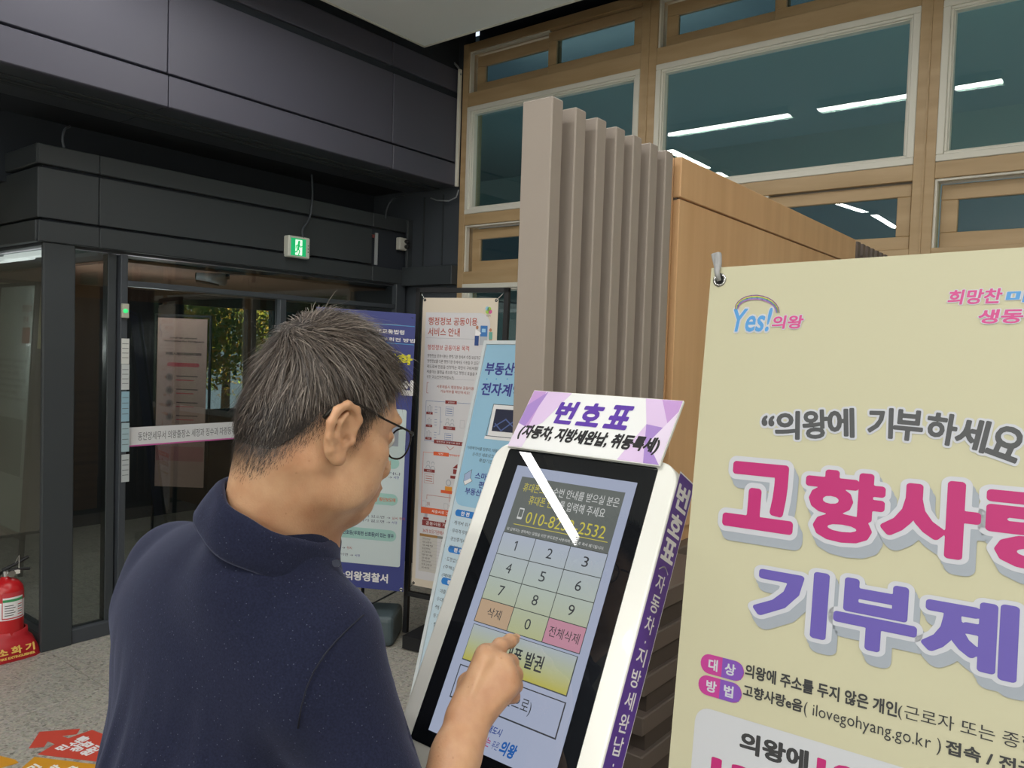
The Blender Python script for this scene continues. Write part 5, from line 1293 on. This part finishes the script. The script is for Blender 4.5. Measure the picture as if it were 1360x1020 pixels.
# skin
M_skin = bpy.data.materials.new('skin'); M_skin.use_nodes = True
def skin():
    nt = M_skin.node_tree; b = nt.nodes['Principled BSDF']; N = nt.nodes.new; L = nt.links.new
    b.inputs['Roughness'].default_value = .48; b.inputs['Subsurface Weight'].default_value = .12; b.inputs['Subsurface Radius'].default_value = (.010, .004, .002); b.inputs['Subsurface Scale'].default_value = 1
    b.inputs['Specular IOR Level'].default_value = .4
    tc = N('ShaderNodeTexCoord'); n1 = N('ShaderNodeTexNoise'); n1.inputs['Scale'].default_value = 22; n1.inputs['Detail'].default_value = 5; L(tc.outputs['Object'], n1.inputs['Vector'])
    cr = N('ShaderNodeValToRGB'); cr.color_ramp.elements[0].position = .3; cr.color_ramp.elements[0].color = (*lin('b28262'), 1); cr.color_ramp.elements[1].position = .7; cr.color_ramp.elements[1].color = (*lin('cda482'), 1); L(n1.outputs[0], cr.inputs[0])
    # freckles / moles
    vo = N('ShaderNodeTexVoronoi'); vo.inputs['Scale'].default_value = 70; L(tc.outputs['Object'], vo.inputs['Vector'])
    sp = N('ShaderNodeValToRGB'); sp.color_ramp.elements[0].position = .05; sp.color_ramp.elements[0].color = (.62, .5, .42, 1); sp.color_ramp.elements[1].position = .12; sp.color_ramp.elements[1].color = (1, 1, 1, 1); L(vo.outputs['Distance'], sp.inputs[0])
    mx = N('ShaderNodeMix'); mx.data_type = 'RGBA'; mx.blend_type = 'MULTIPLY'; mx.inputs[0].default_value = .38; L(cr.outputs[0], mx.inputs[6]); L(sp.outputs[0], mx.inputs[7])
    at = N('ShaderNodeAttribute'); at.attribute_name = 'stubble'
    m3 = N('ShaderNodeMix'); m3.data_type = 'RGBA'; L(at.outputs['Fac'], m3.inputs[0]); L(mx.outputs[2], m3.inputs[6]); m3.inputs[7].default_value = (*lin('5a4a44'), 1)
    a2 = N('ShaderNodeAttribute'); a2.attribute_name = 'lips'
    m4 = N('ShaderNodeMix'); m4.data_type = 'RGBA'; L(a2.outputs['Fac'], m4.inputs[0]); L(m3.outputs[2], m4.inputs[6]); m4.inputs[7].default_value = (*lin('a8604f'), 1)
    L(m4.outputs[2], b.inputs['Base Color'])
    n2 = N('ShaderNodeTexNoise'); n2.inputs['Scale'].default_value = 420; n2.inputs['Detail'].default_value = 3; L(tc.outputs['Object'], n2.inputs['Vector'])
    bp = N('ShaderNodeBump'); bp.inputs['Strength'].default_value = .25; bp.inputs['Distance'].default_value = .0012; L(n2.outputs[0], bp.inputs['Height']); L(bp.outputs[0], b.inputs['Normal'])
skin()
body = mk('body', V, F, M_skin, man, smooth=True)
# shade of close-cropped hair at the hairline, as a skin attribute in head space
VL = (A_(V)-HO)@HM/HS
def hair_dens(P):
    """1 = full hair, 0 = skin, in head space"""
    x, y, z = np.abs(P[:, 0]), P[:, 1], P[:, 2]
    # side line: above the ear, dips behind it towards the nape; forehead line at the front
    th = np.arctan2(y+.01, x+1e-6)                       # +90 front, -90 back
    fr = np.clip((y-.02)/.06, 0, 1); bk = np.clip((-.02-y)/.06, 0, 1)
    line = .034+.046*fr**1.2-.076*bk
    # sideburn
    sb = np.exp(-((y-.022)/.012)**2)*.026; line = line-sb*(x > .04)
    return (z-line)
hd = hair_dens(VL); near = (np.linalg.norm(VL-A_([0, 0, .02]), axis=1) < .17) & (np.arange(len(V)) < n0)
ear = (np.abs(VL[:, 0]) > .0785) & (VL[:, 1] < .016) & (VL[:, 2] < .045) & (VL[:, 2] > -.04) & (VL[:, 1] > -.04)
st = np.where(near & ~ear, np.clip((hd+.034)/.050, 0, 1)**1.4*.86, 0)
brow = np.exp(-(((np.abs(VL[:, 0])-.032)/.016)**2+((VL[:, 2]-.036-.1*(np.abs(VL[:, 0])-.032))/.0042)**2)**1.5)*(VL[:, 1] > .06)*(np.arange(len(V)) < n0)
st = np.maximum(st, brow*.85)
at_ = body.data.attributes.new('stubble', 'FLOAT', 'POINT'); at_.data.foreach_set('value', st.astype(np.float32))
lp = (np.arange(len(V)) < n0)*(VL[:, 1] > .088)*np.exp(-((VL[:, 2]+.060)/.0085)**4)*np.exp(-(VL[:, 0]/.022)**4)*.6
at_ = body.data.attributes.new('lips', 'FLOAT', 'POINT'); at_.data.foreach_set('value', lp.astype(np.float32))
# eyes
M_eye = mat('eye_white', 'd9d4cc', .15); M_iris = mat('iris', '1d1411', .1)
for x in (1, -1):
    c = hp(x*.033, .0835, .0095); dr = HM@A_([0, .93, -.36])
    def ballm(c, r, n=14):
        bm = bmesh.new(); bmesh.ops.create_uvsphere(bm, u_segments=n, v_segments=n, radius=r); bm.verts.index_update()
        V_ = [tuple(A_(v.co)+c) for v in bm.verts]; F_ = [[v.index for v in f.verts] for f in bm.faces]; bm.free(); return V_, F_
    mk('eyeball', *ballm(c+dr*.0022, .0125), M_eye, man, smooth=True)
    mk('iris', *ballm(c+dr*.0092, .0062), M_iris, man, smooth=True)
# fingernail
fn = HF['index'][0]; nd = (fn[3]-fn[2])/np.linalg.norm(fn[3]-fn[2]); up_ = -CF*.55+CU*.8; up_ -= nd*(up_@nd); up_ /= np.linalg.norm(up_); sd_ = np.cross(nd, up_)
NP = [fn[3]+nd*(.006*b)+sd_*(.0052*a)+up_*(.0068-.0022*a*a) for b in (-1.0, 0, 1.0) for a in (-1, -.5, 0, .5, 1)]
mk('fingernail', NP, [[r*5+c, r*5+c+1, r*5+c+6, r*5+c+5] for r in range(2) for c in range(4)], mat('nail', 'd9ab93', .25), man, smooth=True)

# ---- hair: a close cap plus individual strands
hfd = Field(HO-A_([.16]*3), HO+A_([.16]*3), .003)
hfd.ell(hp(0, .004, .059), A_((.0725, .0855, .094))*HS, .02, HM); hfd.ell(hp(0, -.003, .020), A_((.0795, .0850, .066))*HS, .02, HM); hfd.ell(hp(0, .038, .044), A_((.0705, .0735, .080))*HS, .02, HM); hfd.ell(hp(0, -.040, -.010), A_((.064, .058, .066))*HS, .02, HM)
hv, hfc = hfd.mesh(); hv = smooth_mesh(hv, hfc, 1, .5)
HL = (hv-HO)@HM/HS; dns = hair_dens(HL)
keep = [f for f in hfc if min(dns[i] for i in f) > .004]
cvals = HL.copy()
# taper the cap into the skin at its lower edge
tp = np.clip(dns/.060, 0, 1)**.75; cen = A_([0, -.005, .03]); dvec = HL-cen; dvec /= np.linalg.norm(dvec, axis=1)[:, None]
HL2 = HL-dvec*(1-tp)[:, None]*.0075
hv2 = HL2@HM.T*HS+HO
used = sorted({i for f in keep for i in f}); mp_ = {a: b for b, a in enumerate(used)}
M_cap = mat('hair_undercoat', '3a322e', .8, col2='1f1b1a', nscale=90)
cap = mk('hair', hv2[used], [[mp_[i] for i in f] for f in keep], M_cap, man, smooth=True)
# strands
tri = A_([f[:3] for f in keep]); A0 = hv2[tri[:, 0]]; B0 = hv2[tri[:, 1]]; C0 = hv2[tri[:, 2]]
ar = np.linalg.norm(np.cross(B0-A0, C0-A0), axis=1); NS = 22000
ix = rng.choice(len(tri), NS, p=ar/ar.sum()); r1 = np.sqrt(rng.random(NS))[:, None]; r2 = rng.random(NS)[:, None]
Pw = A0[ix]*(1-r1)+B0[ix]*r1*(1-r2)+C0[ix]*r1*r2; Pl_ = (Pw-HO)@HM/HS
nr0 = Pl_-cen; nr = np.cross(B0-A0, C0-A0)[ix]@HM; nr /= np.linalg.norm(nr, axis=1)[:, None]+1e-12; nr *= np.sign((nr*nr0).sum(1))[:, None]
crown = A_([.012, -.055, .125])
out = Pl_-crown; out -= nr*(out*nr).sum(1)[:, None]; out /= np.linalg.norm(out, axis=1)[:, None]+1e-9
side_ = np.clip((np.abs(Pl_[:, 0])-.045)/.03, 0, 1)[:, None]
fwdv = A_([.25, 1, -.1]); fd = fwdv-nr*(nr@fwdv)[:, None]; fd /= np.linalg.norm(fd, axis=1)[:, None]
front = np.clip((Pl_[:, 1]+.04)/.06, 0, 1)[:, None]*(1-side_*.5)
dirl = out*(1-front*.6)+fd*front*.6+A_([0, -.15, -.55])*side_*.9
dirl -= nr*(dirl*nr).sum(1)[:, None]; dirl /= np.linalg.norm(dirl, axis=1)[:, None]
wv = np.stack([np.sin(Pl_[:, 1]*90+Pl_[:, 2]*60), np.sin(Pl_[:, 0]*80+1), np.sin(Pl_[:, 0]*70+Pl_[:, 1]*50)], 1)*.22; near_c = np.exp(-(np.linalg.norm(Pl_-crown, axis=1)/.030)**2)[:, None]
dirl = dirl*(1-.75*near_c)+(fd*.5+np.cross(nr, out)*.9)*near_c*.75+wv; dirl -= nr*(dirl*nr).sum(1)[:, None]; dirl /= np.linalg.norm(dirl, axis=1)[:, None]
dirl += rng.normal(size=(NS, 3))*.20; lift = .12+.10*rng.random(NS)[:, None]
edge = np.clip(hair_dens(Pl_)/.045, .30, 1)
Ln = ((.011+.022*np.clip((Pl_[:, 2]-.02)/.08, 0, 1))*edge*(.7+.6*rng.random(NS)))[:, None]
qf = np.clip((Pl_[:, 1]-.045)/.03, 0, 1)[:, None]; Ln = Ln*(1+.2*qf)*(1-.45*near_c); lift = lift+.08*qf
p0 = Pl_-nr*.001; p1 = p0+(dirl+nr*lift)*Ln*.5; p2 = p1+(dirl-nr*.10+A_([0, 0, -.12]))*Ln*.5; p3 = p2+(dirl-nr*.30+A_([0, 0, -.25]))*Ln*.30
wd = np.cross(dirl, nr); wd /= np.linalg.norm(wd, axis=1)[:, None]; wd = wd*(.00034+.00018*rng.random((NS, 1)))
SV = np.stack([p0-wd, p0+wd, p1-wd, p1+wd, p2-wd*.7, p2+wd*.7, p3], 1).reshape(-1, 3)@HM.T*HS+HO
base = np.arange(NS)*7
SF = []
for b_ in base.tolist(): SF += [[b_, b_+1, b_+3, b_+2], [b_+2, b_+3, b_+5, b_+4], [b_+4, b_+5, b_+6]]
gr = rng.random(NS); gk = np.clip(.12+.25*(Pl_[:, 2] > .03)+.10*side_[:, 0], 0, 1)
mi_ = np.where(gr < gk*.40, 2, np.where(gr < gk*2.0, 1, 0)); mi3 = np.repeat(mi_, 3)
HMt = [mat('hair_dark', '2b2421', .5), mat('hair_brown_grey', '4c423b', .5), mat('hair_grey', '7d736b', .45)]
mk('hair_strands', SV, SF, HMt, cap, mi=mi3, kind='stuff')

fq = [f for f in body_faces if max(f) < n0]; ft = A_([f[:3] for f in fq]); Vn = A_(V); cc_ = (Vn[ft[:, 0]]+Vn[ft[:, 1]]+Vn[ft[:, 2]])/3; cl = (cc_-HO)@HM/HS; dd = hair_dens(cl)
okf = (dd > -.032) & (dd < .050) & (np.linalg.norm(cl-A_([0, 0, .02]), axis=1) < .15) & ~((np.abs(cl[:, 0]) > .0775) & (cl[:, 1] < .016) & (cl[:, 1] > -.042)) & (cl[:, 2] > -.095)
ft = ft[okf]; fnm = np.cross(Vn[ft[:, 1]]-Vn[ft[:, 0]], Vn[ft[:, 2]]-Vn[ft[:, 0]]); fnm /= np.linalg.norm(fnm, axis=1)[:, None]+1e-12; fnm = fnm@HM; rad_ = (Vn[ft[:, 0]]-HO)@HM/HS-cen; fnm *= np.sign((fnm*rad_).sum(1))[:, None]
NS2 = 34000; ix = rng.integers(0, len(ft), NS2); u_ = rng.random((NS2, 3)); u_ /= u_.sum(1)[:, None]
Pq = Vn[ft[ix, 0]]*u_[:, :1]+Vn[ft[ix, 1]]*u_[:, 1:2]+Vn[ft[ix, 2]]*u_[:, 2:]; Pq = (Pq-HO)@HM/HS
dq = np.clip((hair_dens(Pq)+.032)/.046, 0, 1); kq = rng.random(NS2) < dq**1.2+.03; Pq = Pq[kq]; dq = dq[kq]
nq = fnm[ix][kq]; dn = A_([0, -.25, -1])-nq*(nq@A_([0, -.25, -1]))[:, None]+rng.normal(size=Pq.shape)*.2; dn /= np.linalg.norm(dn, axis=1)[:, None]
Lq = (.002+.008*dq)[:, None]; wq = np.cross(dn, nq); wq /= np.linalg.norm(wq, axis=1)[:, None]; wq *= .00016
Q0 = Pq; Q1 = Pq+(dn+nq*.35)*Lq; SV2 = np.stack([Q0-wq, Q0+wq, Q1], 1).reshape(-1, 3)@HM.T*HS+HO
mk('stubble', SV2, [[3*i, 3*i+1, 3*i+2] for i in range(len(Pq))], [HMt[0], HMt[1]], cap, mi=(rng.random(len(Pq)) < .35).astype(int), kind='stuff')

# ---- polo shirt
N_ = NB_
M_polo = bpy.data.materials.new('navy_jersey'); M_polo.use_nodes = True
def polo():
    nt = M_polo.node_tree; b = nt.nodes['Principled BSDF']; N = nt.nodes.new; L = nt.links.new
    b.inputs['Roughness'].default_value = .92; b.inputs['Sheen Weight'].default_value = .22; b.inputs['Sheen Roughness'].default_value = .5; b.inputs['Specular IOR Level'].default_value = .15
    b.inputs['Sheen Tint'].default_value = (.55, .6, .9, 1)
    tc = N('ShaderNodeTexCoord'); n = N('ShaderNodeTexNoise'); n.inputs['Scale'].default_value = 420; n.inputs['Detail'].default_value = 4; L(tc.outputs['Object'], n.inputs['Vector'])
    cr = N('ShaderNodeValToRGB'); cr.color_ramp.elements[0].position = .35; cr.color_ramp.elements[0].color = (*lin('171a2d'), 1); cr.color_ramp.elements[1].position = .68; cr.color_ramp.elements[1].color = (*lin('1f2339'), 1); L(n.outputs[0], cr.inputs[0])
    vo = N('ShaderNodeTexVoronoi'); vo.inputs['Scale'].default_value = 170; L(tc.outputs['Object'], vo.inputs['Vector'])
    sp = N('ShaderNodeValToRGB'); sp.color_ramp.elements[0].position = .02; sp.color_ramp.elements[0].color = (*lin('9aa0b4'), 1); sp.color_ramp.elements[1].position = .13; sp.color_ramp.elements[1].color = (0, 0, 0, 1); L(vo.outputs['Distance'], sp.inputs[0])
    mx = N('ShaderNodeMix'); mx.data_type = 'RGBA'; mx.blend_type = 'ADD'; mx.inputs[0].default_value = .30; L(cr.outputs[0], mx.inputs[6]); L(sp.outputs[0], mx.inputs[7]); L(mx.outputs[2], b.inputs['Base Color'])
    n2 = N('ShaderNodeTexNoise'); n2.inputs['Scale'].default_value = 700; L(tc.outputs['Object'], n2.inputs['Vector'])
    bp = N('ShaderNodeBump'); bp.inputs['Strength'].default_value = .35; bp.inputs['Distance'].default_value = .001; L(n2.outputs[0], bp.inputs['Height']); L(bp.outputs[0], b.inputs['Normal'])
polo()
mid = (RS+LS)/2
PEL = A_([mid[0]+.012, mid[1]-.055, .93])
lo = A_([min(LS[0], LE[0])-.14, mid[1]-.24, .80]); hi = A_([EL[0]+.16, mid[1]+.26, NB_[2]+.06])
sf = Field(lo, hi, .0048)
ydir = (RS-LS)/np.linalg.norm(RS-LS); fx_ = A_([-ydir[1], ydir[0], 0])      # fx_ = his front
Rb = np.stack([ydir, np.cross(A_([0, 0, 1.]), ydir), A_([0, 0, 1.])], 1); Rb[:, 2] = np.cross(Rb[:, 0], Rb[:, 1])
sf.ell(mid+A_([0, 0, -.135])-fx_*.012, (.185, .118, .21), .04, Rb)
sf.ell(mid+A_([0, 0, -.06])-fx_*.040, (.165, .085, .135), .05, Rb)
sf.ell(PEL+A_([0, 0, .03]), (.182, .132, .22), .06, Rb)
sf.ell(PEL+A_([0, 0, -.10]), (.186, .136, .16), .05, Rb)
for S_ in (RS, LS):
    sf.cone(S_+A_([0, 0, .000]), N_+(S_-N_)*.36+A_([0, -.004, -.016]), .058, .050, .04)
    sf.cone(S_-fx_*.03+A_([0, 0, -.05]), N_-fx_*.030+A_([0, 0, -.065]), .055, .055, .04)
sf.cone(N_+A_([0, -.004, -.05]), N_+(hp(0, -.02, -.05)-N_)*.10, .072, .0630, .025)
# sleeves
SE = RS+(EL-RS)*.80
sf.cone(RS+A_([0, 0, -.005]), SE, .060, .058, .030)
LSE = LS+(LE-LS)*.75
sf.cone(LS, LSE, .057, .058, .03)
for E_, S_ in ((EL, RS), (LE, LS)):   # open sleeve ends
    d_ = (E_-S_)/np.linalg.norm(E_-S_)
    sf.cone(S_+(E_-S_)*.69, E_, .051, .050, .004, sub=True)
sf.cut((0, 0, .815), (0, 0, -1))
sv, sfc = sf.mesh(); sv = smooth_mesh(sv, sfc, 3, .5)
# cloth folds: long soft vertical folds on the back, diagonals from the armpit
Bl = (sv-mid)@Rb          # x across, y = front, z up
def nz(v): return np.sin(v)+.5*np.sin(v*2.3+1.3)+.3*np.sin(v*4.1+.4)
ctr = A_([mid[0], mid[1], 0]); nd_ = sv-ctr; nd_[:, 2] = 0; nd_ /= np.linalg.norm(nd_, axis=1)[:, None]+1e-9
dz = -Bl[:, 2]; am = np.clip((dz-.02)/.18, 0, 1)
bk_ = Bl[:, 1] < .05
disp_ = (.0058*nz(Bl[:, 0]*34+dz*4+.6)+.0016*nz(Bl[:, 0]*75-dz*7))*am*bk_
# pull lines running from the right armpit to the spine
ap = A_([.185, -.02, -.15]); q_ = Bl-ap; ang = np.arctan2(q_[:, 2], -q_[:, 0]+1e-6); rr = np.hypot(q_[:, 0], q_[:, 2])
disp_ += .0022*np.sin(ang*7+.5)*np.exp(-(rr/.11)**2)*np.clip((rr-.03)/.05, 0, 1)*bk_
sv = sv+nd_*disp_[:, None]
shirt = mk('polo_shirt', sv, sfc, M_polo, man, smooth=True)
# shoulder seam: a raised welt round the right armhole
def nearest_on(pt, dirn):
    return pt
sd3 = (EL-RS)/np.linalg.norm(EL-RS)
def surf_project(P, c, field):
    """march from c through P outwards until the field turns positive"""
    d = P-c; d /= np.linalg.norm(d); t = np.linspace(0, .16, 120); Q = c+d*t[:, None]
    I = np.clip(((Q-field.lo)/field.h).round().astype(int), 0, field.n-1); g = field.g[I[:, 0], I[:, 1], I[:, 2]]
    k = np.argmax(g > 0) if (g > 0).any() else len(t)-1; return Q[k], d
sm = []
for x_, y_ in ((500, 803), (484, 815), (466, 831), (448, 849), (432, 868), (418, 890), (408, 913), (401, 938), (397, 965)):
    D_ = np.linspace(.7, 1.25, 600); Q = CAMP+ray(x_, y_)*D_[:, None]
    I = ((Q-sf.lo)/sf.h).round().astype(int); ok = ((I >= 0) & (I < sf.n)).all(1); I = np.clip(I, 0, sf.n-1)
    g = np.where(ok, sf.g[I[:, 0], I[:, 1], I[:, 2]], 1); k = int(np.argmax(g < 0))
    if g[k] < 0: sm.append(Q[k]-CF*.0042)
mk('shoulder_seam', *tubed(sm, .0009, 5), mat('seam_dark', '181b2a', .9), shirt, smooth=True)
# ---- collar (folded band round the neck)
ax_n = (hp(0, -.02, -.05)-N_); ax_n /= np.linalg.norm(ax_n)
M_col = M_polo
f1 = fx_-ax_n*(fx_@ax_n); f1 /= np.linalg.norm(f1); s1 = np.cross(f1, ax_n)   # s1 = his right
V, F = [], []; NR = 64
prof = [(.063, -.034), (.0610, -.010), (.0605, .012), (.0625, .021), (.0670, .0235), (.0725, .018), (.0775, .008), (.0825, -.003), (.0870, -.014), (.0862, -.0175), (.0820, -.015), (.0760, -.004), (.0700, .006), (.0655, .013)]
c0n = N_+ax_n*.030-f1*.004
for i in range(NR+1):
    t_ = -math.pi*.985+2*math.pi*.985*i/NR; t2 = t_    # 0 = nape
    bk = .5+.5*math.cos(t_)                            # 1 at the nape
    for (r, z) in prof:
        drop = -.056*(1-bk)**1.2; flare = 0
        tipd = -.020*math.exp(-((abs(t_)-2.75)/.30)**2) if (z < 0 and r > .07) else 0
        rad = r*(1.0+.02*(1-bk))+flare+.0016*math.sin(t_*7+z*60)
        P_ = c0n-f1*math.cos(t_)*rad*1.03+s1*math.sin(t_)*rad*.98+ax_n*(z*1.15+drop+tipd)+f1*.006*(1-bk)
        V.append(P_)
n_ = len(prof)
for i in range(NR):
    for k in range(n_): F.append([i*n_+k, i*n_+(k+1) % n_, (i+1)*n_+(k+1) % n_, (i+1)*n_+k])
F.append(list(range(n_))); F.append([NR*n_+k for k in range(n_)][::-1])
col = mk('collar', V, F, M_col, shirt, smooth=True)
bp_ = dep(447, 747, .893)
mk('collar_button', *tubed([bp_, bp_-CF*.003], [.0052, .0046], 14), mat('button_navy', '20263c', .3), col)
# ---- trousers and shoes
M_tr = mat('charcoal_trousers', '2c2e34', .85)
tf = Field(PEL-A_([.30, .30, .90]), PEL+A_([.30, .30, .05]), .009)
tf.ell(PEL+A_([0, 0, -.06]), (.172, .122, .13), .04, Rb)
for sg in (-1, 1):
    hpj = PEL+ydir*.09*sg+A_([0, 0, -.10]); kn = hpj+A_([.01*sg, .03, -.38]); ak = A_([hpj[0]+.015*sg, hpj[1]-.02, .07])
    tf.cone(hpj, kn, .090, .062, .04); tf.cone(kn, ak, .062, .052, .03)
tf.cut((0, 0, .035), (0, 0, -1))
tv, tfc = tf.mesh(); tv = smooth_mesh(tv, tfc, 2, .5)
tr_ = mk('trousers', tv, tfc, M_tr, man, smooth=True)
for sg in (-1, 1):
    hpj = PEL+ydir*.09*sg; c = A_([hpj[0]+.015*sg, hpj[1]-.02, 0])
    s_ = Field(c+A_([-.08, -.13, -.01]), c+A_([.08, .22, .15]), .004)
    s_.ell(c+A_([0, -.03, .045]), (.042, .055, .055), .02); s_.ell(c+A_([0, .10, .035]), (.046, .095, .036), .03); s_.cut(c, (0, 0, -1))
    v_, f2 = s_.mesh(); mk('shoe', v_, f2, mat('shoe_black', '1a1a1c', .35), man, smooth=True)
# ---- glasses
gl_ = root('eyeglasses', tuple(hp(0, .10, .01)), 'thin dark metal eyeglasses worn by the man in the navy polo', 'glasses')
M_rim = mat('rim_metal', '26221f', .35, .6)
M_lens = glass_mat('lens', 'eef4f2', ior=1.45)
for x in (1, -1):
    Pn = []
    for k in range(29):
        t_ = 2*math.pi*k/28; ce, se = math.cos(t_), math.sin(t_)
        u_ = .0255*abs(ce)**.85*(1 if ce > 0 else -1); w_ = .0205*abs(se)**.85*(1 if se > 0 else -1)
        Pn.append(hp(x*(.0355+u_), .1120-.10*abs(.0355+u_)-.0+.12*w_, .006+w_))
    mk('rim', *tubed(Pn, .00115, 6, cap=False), M_rim, gl_, smooth=True)
    mk('lens', Pn[:-1], [list(range(28))], M_lens, gl_)
    hx = [hp(x*.061, .106, .018), hp(x*.067, .103, .020), hp(x*.0735, .098, .021), hp(x*.0775, .085, .023), hp(x*.0815, .045, .030), hp(x*.0855, .012, .038), hp(x*.088, -.006, .040), hp(x*.0865, -.020, .037), hp(x*.085, -.032, .028), hp(x*.083, -.040, .016)]
    mk('temple', *tubed(hx, [.0014, .0018, .0016, .0013, .0013, .0016, .0022, .0025, .0027, .0024], 8), M_rim, gl_, smooth=True)
mk('bridge', *tubed([hp(-.012, .112, .012), hp(-.005, .1155, .016), hp(.005, .1155, .016), hp(.012, .112, .012)], .0012, 6), M_rim, gl_, smooth=True)
